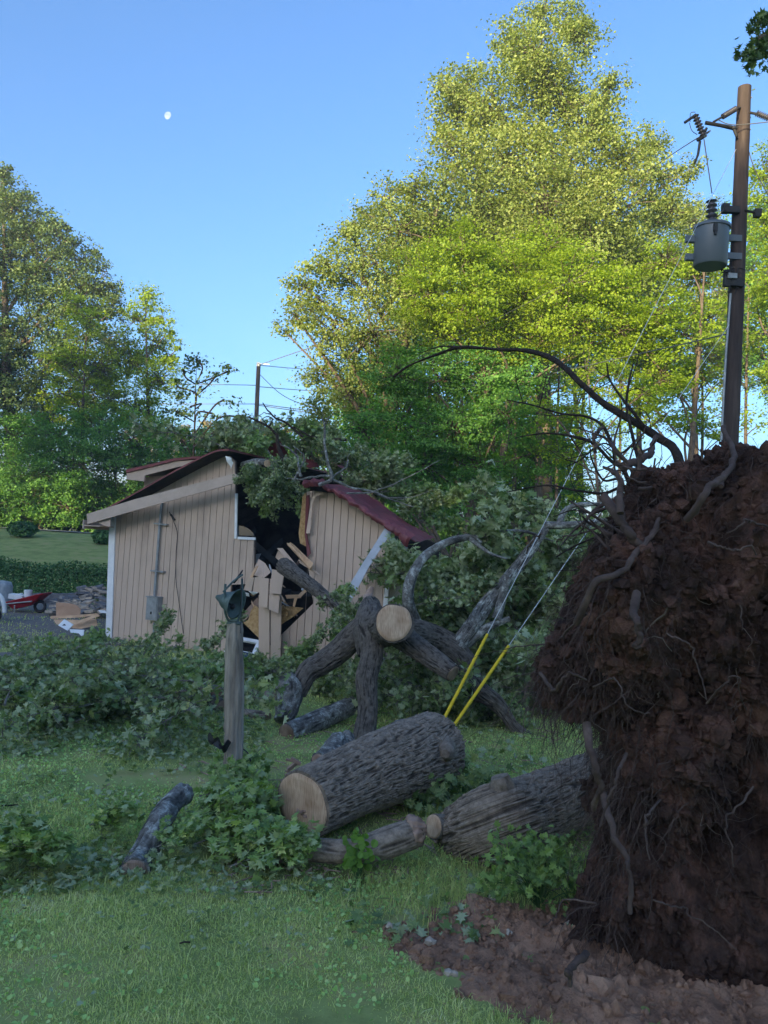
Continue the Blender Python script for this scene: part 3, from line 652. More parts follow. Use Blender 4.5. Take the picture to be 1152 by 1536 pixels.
# distant sunlit treeline
for k, px in enumerate([215, 262, 300, 338, 372, 408, 446, 478]):
    tree('distant_tree', 'small distant tree, low sun orange put into its leaf colour', 'tree', px, 150, [(px + dx, 652 + dy, 17) for dx, dy in ((-14, 2), (8, -4), (20, 6), (-2, 18), (-18, 28), (14, 30))], 'leaf_far_sun', .8, .3, dens=1.0, per=34, group='distant sunlit trees on the ridge')
bush('lawn_shrub', 'round dark shrub on the far lawn near the left edge', 'shrub', 34, 800, 39, 21, 12, 'leaf_hedge', 2600, .17)
bush('lawn_shrub', 'round dark shrub on the far lawn half hidden by the shed corner', 'shrub', 157, 800, 38, 17, 12, 'leaf_hedge', 2200, .17)
def hedge():
    root = empty('hedge', (-11, 24, gz(-11, 24)), 'long low clipped dark green hedge behind the debris pile', 'hedge')
    b = MB(); n = 30000; t = RNG.random(n); x = -17 + t * 15; y = 24 + RNG.normal(0, .35, n) + 0; h = 1.12 + .25 * np.sin(x * 1.9) * .5 + .35 * (fbm(np.stack([x, y * 0, y * 0], -1), 2) - .5)
    a = RNG.random(n) * math.pi; rr = .65 + .35 * RNG.random(n); y = 24 + np.cos(a) * .62 * rr; z = gzv(x, y) + (.05 + np.sin(a) * h * rr); 
    leaves(b, np.stack([x, y, z], -1), .085, 'kite', .7, norm=np.stack([0 * a, np.cos(a), np.sin(a) + .4], -1))
    st = MB()
    for k in range(60):
        xx = -17 + k * .25; tube(st, [(xx, 24, gz(xx, 24) - .05), (xx + .1, 24.05, gz(xx, 24) + .5), (xx - .05, 23.95, gz(xx, 24) + .95)], .02, .008, 5, 4)
    st.build('stem', M['treebark'], root, root.location); b.build('foliage', M['leaf_hedge'], root, root.location)
hedge()
# ---- unseen trees added to keep the sun off the yard and left trees
low_tree = None
for o_ in scn.objects:
    if o_.get('label') == 'dark shaded tree at the left edge above the lawn': low_tree = o_
beh = poplar
ocx = np.array([-.5, -.866]); ocp = np.array([.866, -.5]); k = 0
for row, (dist, offs) in enumerate([(52, (-33, -24, -15, -6, 3, 12, 21)), (60, (-38, -28, -19, -10, -1, 8, 17, 27))]):
    for o_ in offs:
        q = ocx * dist + ocp * (o_ + 2) + RNG.normal(0, 1.2, 2); s = RNG.uniform(.88, 1.02)
        dup(poplar, (q[0], q[1], -.3), (0, 0, RNG.uniform(0, 6.28)), (s * 1.25, s * 1.25, s * .90), 'unseen tall tree added behind the photographer to shade the yard', 'unseen shade trees behind the photographer')
for (x, y, s) in ((-29, 17, .82), (-35, 23, .86), (-42, 29, .9), (-24, 8, .74), (-49, 36, .9)):
    dup(poplar, (x, y, 0), (0, 0, RNG.uniform(0, 6.28)), (s * 1.2, s * 1.2, s), 'unseen tall tree added outside the left edge to shade the left trees', 'unseen shade trees left of the view')
for o_ in range(-40, 38, 5):
    q = ocx * 54 + ocp * o_; dup(low_tree, (q[0], q[1], -.2), (0, 0, RNG.uniform(0, 6.28)), (1.5, 1.5, 2.1), 'unseen stretched low tree added to close sun gaps behind the photographer', 'unseen low shade trees behind the photographer')


# ================================================================== SHED
SL = G(160, 957); SR = G(574, 1012)
U = (SR - SL); U[2] = 0; WID = np.linalg.norm(U); U /= WID
NB = np.array([-U[1], U[0], 0.0])                       # away from the viewer
ZB = 0.0
def Wp(px, py, off=0.0):                                # pixel -> point on the gable plane moved back by off
    d = ray(px, py); o = SL + NB * off; t = ((o - CAM) @ NB) / (d @ NB); return CAM + d * t
def au(p): return float((p - SL) @ U)
def UZ(a, z, off=0.0): return SL * [1, 1, 0] + U * a + np.array([0, 0, z]) + NB * off
shed = empty('shed', SL, 'tan board sided shed split open at the gable by the fallen tree', 'shed')
def clip_strip(poly, a0, a1):
    def half(P_, s, lim):
        out = []
        for i in range(len(P_)):
            p, q = P_[i], P_[(i + 1) % len(P_)]; ip = s * p[0] <= s * lim; iq = s * q[0] <= s * lim
            if ip: out.append(p)
            if ip != iq:
                t = (lim - p[0]) / (q[0] - p[0]); out.append((lim, p[1] + t * (q[1] - p[1])))
        return out
    P_ = half(poly, -1, a0)
    return half(P_, 1, a1) if len(P_) > 2 else []
def wall_from_px(name, pxs, off=0.0, sw=.152, label=None):
    pts = [Wp(x, y, off) for x, y in pxs]; poly = [(au(p), p[2]) for p in pts]
    b = MB(); a_min = min(p[0] for p in poly); a_max = max(p[0] for p in poly)
    k = math.floor(a_min / sw)
    while k * sw < a_max:
        c = clip_strip(poly, k * sw + .006, (k + 1) * sw - .006)
        if len(c) > 2:
            c3 = [UZ(a, z, off) for a, z in c]; b.prism(c3[::-1], NB * .022, 0)
        k += 1
    b.prism([UZ(a, z, off + .024) for a, z in poly][::-1], NB * .05, 1)
    o = b.build(name, [M['siding'], M['sidingdark']], shed, SL)
    if label: o['label'] = label
    return o
wall_from_px('wall', [(170, 772), (200, 752), (262, 716), (318, 688), (345, 684), (352, 692), (353, 806), (381, 809), (380, 862), (372, 876), (346, 877), (346, 1040), (160, 1040), (160, 957)], label='left half of the gable wall with an empty window corner')
wall_from_px('wall', [(459, 738), (470, 736), (512, 742), (560, 772), (590, 800), (590, 826), (583, 830), (574, 1012), (574, 1040), (340, 1040), (346, 985), (388, 985), (450, 925), (470, 905), (462, 850)], label='right half of the gable wall under the crumpled red roof')
# the remaining sides, floor and the back gable
b = MB(); D = 7.0
for a0, zt in ((0.0, 2.35), (WID, 1.5)):
    b.prism([UZ(a0, 0, .09), UZ(a0, 2.2, .09), UZ(a0, zt, D), UZ(a0, 0, D)], U * (.08 if a0 == 0 else -.08), 0)
b.prism([UZ(.09, 0, D), UZ(WID - .09, 0, D), UZ(WID - .09, 1.5, D), UZ(WID * .62, 1.9, D), UZ(WID * .4, 3.3, D), UZ(.09, 2.35, D)], NB * .08, 0)
b.prism([UZ(.1, .05, .1), UZ(WID - .1, .05, .1), UZ(WID - .1, .05, D - .02), UZ(.1, .05, D - .02)], np.array([0, 0, .05]), 1)
b.prism([UZ(.5, .1, 3.2), UZ(WID - .3, .1, 3.2), UZ(WID - .3, 2.3, 3.2), UZ(3.6, 3.1, 3.2), UZ(3.0, 3.4, 3.2), UZ(2.0, 3.1, 3.2), UZ(.5, 2.3, 3.2)], NB * .06, 1)  # inner sheet behind the torn opening, in the painted shade colour
b.build('side_walls', [M['siding'], M['inside']], shed, SL)
b = MB()
for k in range(7):
    b.box(UZ(1.2 + k * .62, 1.75 + .1 * (k % 2), 1.2 + .3 * (k % 3)), (.04, 2.2, .14), (random.uniform(-.5, .6), 0, math.atan2(U[1], U[0]) + random.uniform(-.5, .5)))
for k in range(5):
    b.box(UZ(2.9 + k * .4, .9 + .12 * (k % 2), 1.0 + .2 * (k % 3)), (.5, .4, .35), (random.uniform(-.3, .3), 0, random.uniform(-.5, .5)))
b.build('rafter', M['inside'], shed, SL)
# roof slabs: left slope intact, right slope crumpled
def slab(name, prof, off0, off1, th, m, bend=None, n=26, m2=None):
    # prof: (a, z) points; extruded along NB from off0 to off1
    b = MB(); p = spline([(a, z, 0) for a, z in prof], n)
    ks = np.linspace(off0, off1, 26); V = []
    for t in (0, th):
        g = np.array([[UZ(a, z + t, o) for a, z, _ in p] for o in ks])
        if bend is not None: g = bend(g, ks)
        V.append(g)
    V = np.array(V); ny, nx = V.shape[1:3]; idx = np.arange(2 * ny * nx).reshape(2, ny, nx)
    f = []
    for s in (0, 1):
        q = np.stack([idx[s, :-1, :-1], idx[s, :-1, 1:], idx[s, 1:, 1:], idx[s, 1:, :-1]], -1).reshape(-1, 4); f.append(q if s else q[:, ::-1])
    mi = [1, 0]
    edges = []
    for sl_ in ((slice(None), 0, slice(None)), (slice(None), -1, slice(None)), (slice(None), slice(None), 0), (slice(None), slice(None), -1)):
        e = idx[sl_]; edges.append(np.stack([e[0, :-1], e[0, 1:], e[1, 1:], e[1, :-1]], -1))
    Vf = V.reshape(-1, 3)
    b.add(Vf, f[0], 1); base = b.n - len(Vf)
    for g_, m_ in ((f[1], 0), (np.concatenate(edges), 0)): b.groups.append((g_ + base, m_))
    return b.build(name, [m, m2 or M['inside']], shed, SL)  # undersides default to the painted shade colour
def a_z(px, py, off): 
    p = Wp(px, py, off); return (au(p), p[2])
lroof = [a_z(130, 779, -.42), a_z(190, 748, -.42), a_z(262, 708, -.42), a_z(318, 680, -.42), a_z(343, 676, -.42)]
slab('roof', lroof, -.42, 6.9, .035, M['redmetal'])['label'] = 'left roof slope still standing, shade painted into its underside'
def crumple(g, ks):
    q = g.reshape(-1, 3); d = (fbm(q * np.array([2.6, 2.6, 1.]), 4, ridge=True) - .6).reshape(g.shape[:2])
    front = smooth(1 - (ks - ks[0]) / 1.2)[:, None]
    g = g.copy(); g[:, :, 2] += d * .10 + (-.08) * front * smooth((1.2 - (ks - ks[0])) / 1.2)[:, None] ; return g
rroof = [a_z(456, 724, -.3), a_z(482, 722, -.3), a_z(512, 734, -.3), a_z(545, 758, -.3), a_z(585, 785, -.3), a_z(622, 806, -.3)]
slab('roof', rroof, -.28, .62, .015, M['redmetal'], crumple)['label'] = 'right roof slope of crumpled red metal'
# curled front edge of the red metal (hangs over the gable)
b = MB(); e = spline([list(Wp(x, y, -.33)) for x, y in [(455, 719), (480, 720), (508, 736), (545, 760), (585, 785), (623, 803)]], 60)
e2 = spline([list(Wp(x, y, -.36)) for x, y in [(456, 734), (480, 732), (506, 744), (540, 768), (578, 794), (610, 819)]], 60)
rows = [];
for t in np.linspace(0, 1, 9):
    r_ = e * (1 - t) + e2 * t + NB * (-.05 * math.sin(t * math.pi)) 
    r_ = r_ + NB[None] * (.016 * np.sign(np.sin(np.arange(60) * .75))[:, None] * (.3 + t)) + np.array([0, 0, 1.]) * (fbm(r_ * 5, 3, ridge=True)[:, None] - .6) * .14
    rows.append(r_)
V = np.array(rows); idx = np.arange(540).reshape(9, 60)
q = np.stack([idx[:-1, :-1], idx[1:, :-1], idx[1:, 1:], idx[:-1, 1:]], -1).reshape(-1, 4)
b.add(np.vstack([V.reshape(-1, 3), V.reshape(-1, 3) + NB * .012]), np.vstack([q, q[:, ::-1] + 540]))
b.build('roof_edge', M['redmetal'], shed, SL)['label'] = 'bent red metal edge curling over the right gable'
b = MB()                                                  # torn ridge sheets standing up behind the branches
for pts in ([(398, 668, .6), (420, 662, .6), (437, 690, 1.2), (410, 694, .9)], [(476, 672, 2.0), (492, 668, 2.2), (535, 704, 1.6), (522, 708, 1.2), (490, 690, 1.4)], [(440, 674, 1.4), (462, 668, 1.8), (478, 700, 1.5), (452, 704, 1.2)]):
    b.prism([Wp(*p) for p in pts], NB * .02)
b.build('roof_sheet', M['redmetal'], shed, SL)['label'] = 'torn red roof sheets sticking up near the ridge'
# fascia boards
def board(name, p, w, m, th=.03, off=NB, parent=shed, org=None, label=None):
    b = MB(); p = [np.asarray(q) for q in p]; b.prism(p[::-1], off * th); o = b.build(name, m, parent, SL if org is None else org)
    if label: o['label'] = label
    return o
fp = [Wp(x, y, -.47) for x, y in [(130, 771), (205, 748), (352, 710), (357, 715), (351, 725), (205, 765), (131, 786)]]
board('fascia_board', fp, 0, M['fascia'], .035, label='loose tan fascia board slanting across the left gable')
b = MB(); b.prism([UZ(a, z, o) for a, z, o in [(-.46, 2.40, -.43), (-.46, 2.40, 6.8), (-.46, 2.22, 6.8), (-.46, 2.22, -.43)]], U * .03); 
z_s = a_z(150, 786, 0)[1]
b.prism([UZ(-.43, z_s - .06, -.42), UZ(0.0, z_s - .06, -.42), UZ(0.0, z_s - .06, 6.8), UZ(-.43, z_s - .06, 6.8)], np.array([0, 0, .02]))
b.build('soffit', M['fascia'], shed, SL)
b = MB(); b.prism([Wp(x, y, -.40) for x, y in [(134, 779), (166, 772), (165, 790), (158, 789)]][::-1], NB * .02); b.build('eave_return', M['fascia'], shed, SL)
b = MB()
b.prism([Wp(x, y, -.025) for x, y in [(164, 776), (173, 774), (167, 960), (158, 960)]][::-1], NB * .024)
b.build('corner_trim', M['whitetrim'], shed, SL)['label'] = 'white trim on the left corner'
b = MB(); b.prism([Wp(x, y, -.025) for x, y in [(580, 830), (588, 828), (576, 960), (571, 960)]][::-1], NB * .024); b.build('corner_trim', M['whitetrim'], shed, SL)['label'] = 'white trim on the right corner'
# dormer on the left slope
dm = MB(); off = 2.2
def Q(px, py, o=2.2): return Wp(px, py, o)
dm.prism([Q(216, 716), Q(255, 712), Q(300, 700), Q(300, 730), Q(235, 755), Q(215, 765)][::-1], NB * 1.6, 0)
dorm = dm.build('dormer', [M['siding']], shed, SL)
dt = MB(); dt.prism([Q(190, 708, 1.9), Q(222, 700, 1.9), Q(262, 690, 1.9), Q(320, 690, 1.9), Q(322, 695, 1.9), Q(268, 700, 1.9), Q(217, 713, 1.9), Q(216, 722, 1.9), Q(190, 719, 1.9)][::-1], NB * .04)
o = dt.build('dormer_trim', M['fascia'], dorm, SL); o.parent = dorm
dt = MB(); dt.prism([Q(189, 704, 1.85), Q(222, 697, 1.85), Q(262, 687, 1.85), Q(300, 684, 1.85), Q(300, 687, 1.85), Q(262, 691, 1.85), Q(222, 701, 1.85), Q(189, 709, 1.85)][::-1], NB * 2.4)
o = dt.build('dormer_roof', M['redmetal'], dorm, SL)
# window corner
wf = MB()
def strip(mb, pts, w, off, th=.03, mi=0):
    P3 = [Wp(x, y, off) for x, y in pts]
    for p, q in zip(P3[:-1], P3[1:]):
        d = (q - p) / np.linalg.norm(q - p); s = np.cross(d, NB) * w / 2; mb.prism([p - s - d * w * .45, q - s + d * w * .45, q + s + d * w * .45, p + s - d * w * .45], NB * th, mi)
strip(wf, [(354, 742), (353, 806)], .05, -.03); strip(wf, [(358, 807), (381, 808)], .05, -.034)
win = wf.build('window_frame', M['whitetrim'], shed, SL); win['label'] = 'remaining white corner of the broken window'
gl = MB(); gl.prism([Wp(x, y, .01) for x, y in [(357, 803), (357, 788), (364, 789), (373, 793), (380, 799), (381, 804)]][::-1], NB * .005); gl.build('pane', M['glass'], win, SL)
# conduit and meter box
cb = MB(); tubes(cb, np.array([Wp(243, 752, -.05), Wp(240, 780, -.05), Wp(235, 850, -.05), Wp(231, 902, -.05)]), [.028] * 4, 10)
cond = cb.build('conduit', M['zinc'], shed, SL, smoothf=True)
for y, x in ((786, 240), (857, 235)):
    k_ = MB(); strip(k_, [(x - 9, y - 1), (x + 9, y + 1)], .03, -.075, .07); k_.build('bracket', M['zinc'], cond, SL)
mb_ = MB(); mb_.quadbox([Wp(219, 898, -.16), Wp(241, 898, -.16), Wp(241, 898, 0), Wp(219, 898, 0), Wp(219, 898, -.16), Wp(241, 898, -.16), Wp(241, 898, 0), Wp(219, 898, 0)]) if False else None
p = Wp(231, 913, -.075); ang = math.atan2(U[1], U[0])
k_ = MB(); k_.box(p, (.29, .13, .45), (0, 0, ang)); k_.box(p + np.array([0, 0, .015]) - NB * .072, (.25, .012, .40), (0, 0, ang)); k_.box(p + np.array([0, 0, .235]) - NB * .01, (.31, .16, .02), (0, 0, ang))
mbx = k_.build('meter_box', M['zinc'], shed, SL); 
k_ = MB(); k_.box(p - NB * .084 + np.array([0, 0, -.08]), (.03, .012, .05), (0, 0, ang)); k_.build('latch', M['black'], mbx, SL)
k_ = MB(); tubes(k_, np.array([Wp(231, 934, -.05), Wp(230, 960, -.05)]), [.022] * 2, 8); k_.build('conduit', M['zinc'], shed, SL)
k_ = MB(); tubes(k_, spline([list(Wp(x, y, -.04)) for x, y in [(254, 768), (259, 779), (266, 800), (264, 830), (264, 870), (268, 900), (275, 950)]], 30), [.007] * 30, 5)
tubes(k_, spline([list(Wp(x, y, -.05)) for x, y in [(256, 772), (262, 780)]], 4), [.02] * 4, 6)
k_.build('cable', M['black'], shed, SL)['label'] = 'loose black service cable dangling down the wall'
k_ = MB(); k_.box(Wp(571, 1000, -.08), (.13, .10, .3), (0, 0, ang)); k_.box(Wp(571, 1000, -.14), (.10, .03, .24), (0, 0, ang)); k_.build('outlet_box', M['zinc'], shed, SL)

# ---- broken pieces about the hole
def debris(name, label, cat, pieces, m, group=None, th=.02, grooves=0):
    """pieces: list of pixel polygons with off values"""
    cen = Wp(*pieces[0][0]); root = MB()
    for pts in pieces:
        p3 = [Wp(*q) for q in pts]
        n = np.cross(p3[1] - p3[0], p3[2] - p3[0]); n /= np.linalg.norm(n) + 1e-9
        if n @ NB < 0: n = -n; 
        else: p3 = p3[::-1]
        root.prism(p3, n * th)
    o = root.build(name, m, None, cen); tag(o, label, cat, group); return o
debris('siding_panel', 'broken tan siding panel standing upright in front of the hole', 'siding', [[(388, 893, -.30), (404, 893, -.33), (404, 1010, -.18), (388, 1010, -.15)], [(406, 893, -.33), (422, 896, -.3), (420, 1010, -.16), (406, 1010, -.18)]], M['siding'])
debris('siding_panel', 'folded tan siding lapping over the top of the upright panel', 'siding', [[(389, 866, -.40), (403, 868, -.45), (401, 912, -.46), (389, 909, -.42)], [(405, 868, -.45), (422, 870, -.42), (417, 920, -.43), (403, 914, -.46)]], M['siding'])
debris('siding_panel', 'short tan board leaning highest on the wreckage with its square end up', 'siding', [[(408, 854, -.52), (426, 858, -.52), (421, 891, -.50), (405, 890, -.50)]], M['siding'])
debris('siding_panel', 'row of torn tan boards bent outward left of the upright panel', 'siding', [[(372, 867, -.36), (381, 866, -.38), (377, 887, -.34), (365, 885, -.30)], [(382, 866, -.38), (393, 865, -.40), (391, 889, -.36), (379, 888, -.34)]], M['siding'])
debris('siding_panel', 'twisted tan board pointing up left in the hole', 'siding', [[(415, 822, .2), (424, 822, .2), (462, 868, -.2), (452, 864, -.2)], [(417, 826, .3), (413, 836, .3), (448, 868, -.1), (454, 862, -.1)]], M['siding'])
debris('siding_panel', 'ragged shard of tan siding standing at the bottom corner of the window opening', 'siding', [[(388, 838, .1), (398, 845, .1), (406, 858, -.1), (396, 866, -.1), (376, 860, 0)]], M['siding'])
debris('lumber', 'fresh broken stick of lumber lying slantwise in the hole', 'lumber', [[(430, 814, .0), (435, 815, .0), (468, 848, -.35), (465, 853, -.35)], [(435, 813, .1), (440, 816, .1), (470, 845, -.3), (468, 850, -.33)]], M['lumber'], th=.05)
debris('osb_sheet', 'torn sheet of strand board left of the upright panel', 'board', [[(365, 934, -.1), (372, 930, -.1), (377, 915, -.1), (382, 908, -.1), (389, 912, -.1), (389, 958, -.1)]], M['osb'], th=.015)
debris('osb_sheet', 'triangular sheet of strand board right of the upright panel', 'board', [[(416, 916, -.06), (430, 909, -.06), (455, 912, -.06), (437, 927, -.06), (416, 940, -.06)]], M['osb'], th=.015)
debris('osb_sheet', 'narrow strand board edge left on the cut side of the right gable', 'board', [[(454, 744, -.02), (459, 738, -.02), (460, 820, -.02), (450, 815, -.02), (448, 800, -.02)]], M['osb'], th=.05)
debris('metal_flashing', 'crumpled red flashing strip hanging beside the right gable', 'flashing', [[(459, 744, -.08), (464, 742, -.1), (464, 760, -.08), (460, 800, -.08), (466, 830, -.08), (461, 835, -.08), (457, 800, -.06)]], M['redmetal'], th=.01)
debris('metal_flashing', 'long pale grey metal strip leaning against the right gable wall', 'flashing', [[(578, 791, -.25), (588, 797, -.25), (553, 851, -.55), (524, 906, -.85), (512, 897, -.85), (545, 843, -.55)]], M['greymetal'], th=.012)
debris('metal_flashing', 'twisted grey metal scrap hanging under the red roof corner', 'flashing', [[(580, 812, -.2), (590, 818, -.26), (600, 842, -.3), (594, 840, -.22)], [(590, 818, -.26), (612, 822, -.2), (605, 836, -.34), (599, 842, -.3)], [(582, 806, -.24), (606, 815, -.22), (612, 822, -.2), (588, 818, -.28)]], M['zinc'], th=.008)
debris('metal_flashing', 'thin pale bent drip edge curling along the top of the right gable', 'flashing', [[(484, 738, -.12), (486, 741, -.12), (474, 744, -.12), (469, 755, -.12), (465, 800, -.12), (459, 800, -.12), (466, 752, -.12), (470, 742, -.12)]], M['siding'], th=.01)
debris('white_scrap', 'torn white insulation wrap dangling beside the left roof peak', 'scrap', [[(338, 684, -.45), (347, 687, -.5), (346, 700, -.42), (340, 692, -.46)], [(345, 688, -.5), (350, 694, -.46), (346, 704, -.42)]], M['whitetrim'], th=.006)
debris('white_scrap', 'white torn wrap scrap below the bent siding row', 'scrap', [[(361, 888, -.32), (373, 890, -.36), (374, 895, -.3), (366, 893, -.3)], [(373, 887, -.36), (387, 889, -.36), (380, 893, -.3)]], M['whitetrim'], th=.006)
debris('lumber', 'dark splintered beam end deep in the lower opening', 'lumber', [[(360, 925, .1), (366, 932, .1), (392, 905, .4), (386, 896, .4)]], M['splinter'], th=.09)
rj = random.Random(21)
for k in range(26):
    x = rj.uniform(376, 470); y = rj.uniform(832, 905) if k % 3 else rj.uniform(880, 935); o_ = rj.uniform(-.25, .5); L = rj.uniform(6, 20); a_ = rj.uniform(0, 3.14); wd_ = rj.uniform(2, 5.5)
    dx, dy = math.cos(a_) * L, math.sin(a_) * L; nx, ny = -math.sin(a_) * wd_, math.cos(a_) * wd_; t_ = rj.uniform(-.25, .25)
    debris('splintered_board', 'splintered board shard jammed among the wreckage in the torn wall opening', 'broken board', [[(x - dx, y - dy, o_), (x - dx * .7 + nx, y - dy * .8 + ny, o_), (x + dx + nx * .6, y + dy + ny, o_ + t_), (x + dx * .8, y + dy, o_ + t_)]], M[rj.choice(['siding', 'siding', 'lumber', 'sidingdark', 'osb', 'greymetal'])], 'board shards in the torn wall opening')
# interior junk in the low opening
# detached white window frame leaning on the wall
wfr = MB()
fr = [(332, 990, -.55), (349, 955, -.12), (389, 962, -.12), (372, 1000, -.55)]
P4 = [Wp(*q) for q in fr]
def bar(mb, a, c, w, t, mi=0, n=None):
    d = (c - a) / np.linalg.norm(c - a); n = NB if n is None else n; s = np.cross(d, n); s /= np.linalg.norm(s); s *= w / 2; mb.prism([a - s, c - s, c + s, a + s], n * t, mi)
root = empty('window_frame', P4[0], 'white detached window frame leaning against the wall behind the bell post', 'window frame')
nn = np.cross(P4[1] - P4[0], P4[2] - P4[1]); nn /= np.linalg.norm(nn)
for a, c in ((0, 1), (1, 2), (2, 3), (3, 0)): bar(wfr, P4[a], P4[c], .06, .04, n=nn)
bar(wfr, (P4[0] + P4[1]) / 2, (P4[2] + P4[3]) / 2, .03, .035, n=nn)
inn = [p * .88 + sum(P4) / 4 * .12 for p in P4]
for a, c in ((0, 1), (1, 2), (2, 3), (3, 0)): bar(wfr, inn[a], inn[c], .018, .05, n=nn)
wfr.build('frame', M['whitetrim'], root, P4[0])
g_ = MB(); mid = [(P4[0] + P4[1]) / 2, (P4[2] + P4[3]) / 2]; g_.prism([P4[0], mid[0], mid[1], P4[3]], nn * .006); g_.build('pane', M['glass'], root, P4[0])

# ================================================================== LOGS
def disc(mb, c, nrm, r, irr=.04, k=48, dome=0.0):
    pass
def bark_log(parent, name, pts, radii, mkey, k=64, n=90, disp=(.02, 16, .28, .03), ends=(None, None), endr=.95, org=None):
    p = spline(pts, n); rad = np.interp(np.linspace(0, 1, n), np.linspace(0, 1, len(radii)), radii)
    b = MB(); tubes(b, p, rad, k, 0, disp, cap=True)
    o = b.build(name, M[mkey], parent, org, True); at = o.data.attributes.new('ridge', 'FLOAT', 'POINT'); v_ = np.full(len(o.data.vertices), .5); v_[:len(LASTD[0])] = LASTD[0]; at.data.foreach_set('value', v_.astype(np.float32))
    T = [p[0] - p[1], p[-1] - p[-2]]
    for e, (mk, q, rr, t) in enumerate(zip(ends, (p[0], p[-1]), (rad[0], rad[-1]), T)):
        if mk is None: continue
        t = t / np.linalg.norm(t); zq = Vector(t).to_track_quat('Z', 'X').to_matrix()
        kk = 56; ph = np.linspace(0, 2 * math.pi, kk, endpoint=False); rn = rr * endr * (1 + .10 * (vnoise(np.stack([np.cos(ph) * 1.6 + q[0] * 3, np.sin(ph) * 1.6, ph * 0], -1)) - .5) + .012 * np.sin(ph * 7))
        rings = [0, .3, .55, .8, 1]; V = []
        for s in rings[1:]: V.append(np.stack([np.cos(ph) * rn * s, np.sin(ph) * rn * s, .012 + .01 * (vnoise(np.stack([np.cos(ph) * s * 3, np.sin(ph) * s * 3, ph * 0 + q[1]], -1)) - .5)], -1))
        V.append(np.stack([np.cos(ph) * rn * 1.0, np.sin(ph) * rn, ph * 0 - .03], -1))
        V = np.vstack([np.zeros((1, 3)) + [0, 0, .014]] + V); me = MB()
        me.add(V, [[0, 1 + j, 1 + (j + 1) % kk] for j in range(kk)])
        for s in range(4):
            a0 = 1 + s * kk; me.groups.append((np.array([[a0 + j, a0 + kk + j, a0 + kk + (j + 1) % kk, a0 + (j + 1) % kk] for j in range(kk)]), 0))
        c = me.build('cut_end', M[mk], parent, (0, 0, 0), True)
        c.matrix_local = Matrix.Translation(Vector(q - (np.asarray(org)))) @ zq.to_4x4()
    return o
def log(name, label, pts, radii, mkey, ends=('cut', 'cut'), disp=(.012, 22, .28, .02), k=48, n=60, group=None, cat='log'):
    org = np.array([pts[0][0], pts[0][1], gz(pts[0][0], pts[0][1])])
    root = empty(name, org, label, cat, group)
    bark_log(root, 'bark', pts, radii, mkey, k, n, disp, ends, org=org)
    return root
def raise_(p, z): return np.array([p[0], p[1], gz(p[0], p[1]) + z])
# the big trunk section
A = P(454, 1207, 5.75); Bp = P(640, 1128, 7.1)
big = log('large_log', 'largest cut trunk section with rugged bark and a wide sawn face towards the lawn', [A, (A + Bp) / 2 + [0, 0, .02], Bp, Bp + (Bp - A) * .10], [.245, .262, .30, .325, .33, .31], 'bark', ('cut', None), (.028, 62, .16, .05), 640, 560)
# knot, splinters on the face
org = np.array(big.location); b = MB()
kc = P(668, 1128, 6.75)
tubes(b, np.array([kc + [0, .12, 0], kc + [0, -.02, 0], kc + [0.0, -.06, .0]]), [.10, .075, .03], 24, disp=(.02, 20, .5, .01)); b.build('knot', M['bark'], big, org, True)
b = MB(); d0 = (Bp - A) / np.linalg.norm(Bp - A)
for j in range(22):
    q = P(449 + j * 1.6 + random.uniform(-3, 3), 1213 + j * 1.3 + random.uniform(-3, 3), 5.74); b.box(q - d0 * .012, (.011, .045, random.uniform(.012, .03)), (random.uniform(-.4, .4), random.uniform(.5, 1.1), random.uniform(-.2, .6)))
b.build('splinter', M['splinter'], big, org)
# piece behind it
q0 = P(590, 1100, 8.0); q1 = P(618, 1092, 7.7); q2 = P(690, 1118, 7.6)
log('broken_log', 'flared bark covered log end rising behind the largest cut trunk section', [raise_(P(584, 1120, 8.1), .16), q1 + [0, 0, -.07], q2 + [0, 0, -.12]], [.17, .14, .10], 'lichen', ('cutdark', None), (.02, 18, .25, .04), 64, 70)
# log with dark cut face near the fork
log('lichened_log', 'grey lichened log left of the fork legs, its sawn end with a dark hollow', [P(430, 1101, 8.75), P(478, 1081, 9.2), P(528, 1058, 9.7)], [.115, .125, .11], 'lichen', ('cutdark', None), (.014, 22, .25, .02), 64, 90)
# low dark log in front of the big trunk
log('low_dark_log', 'long low dark log in front of the largest trunk section, right end chewed', [P(370, 1272, 5.5), P(440, 1274, 5.4), P(530, 1276, 5.3), P(585, 1262, 5.35), P(626, 1248, 5.45)], [.055, .065, .08, .10, .095], 'bark', (None, None), (.016, 30, .2, .02), 90, 140)
ldl = [o for o in scn.objects if o.name.startswith('low_dark_log')][0]
b = MB(); tubes(b, spline([P(612, 1249, 5.42), P(624, 1246, 5.44), P(634, 1247, 5.47)], 16), [.06, .078, .088, .09, .09, .088, .086, .082, .078, .072, .066, .06, .05, .04, .03, .01], 60, disp=(.05, 40, .8, .03)); b.build('torn_end', M['splinter'], ldl, np.array(ldl.location), True)
log('short_log', 'short brown log with an orange sawn end between the dark log and the uprooted trunk', [P(651, 1240, 5.75), P(680, 1241, 5.85), P(715, 1243, 5.95)], [.088, .085, .085], 'barkfine', ('cut', 'cut'), (.008, 26, .25, .01), 48, 50)
log('grey_branch_log', 'pale grey crooked branch log slanting out of the leaf heap, near end sawn', [P(200, 1312, 5.05), P(212, 1288, 5.3), P(240, 1232, 5.6), P(258, 1205, 5.9), P(276, 1190, 6.1)], [.098, .085, .078, .07, .08], 'lichen', ('cutdark', None), (.020, 24, .25, .03), 72, 110)
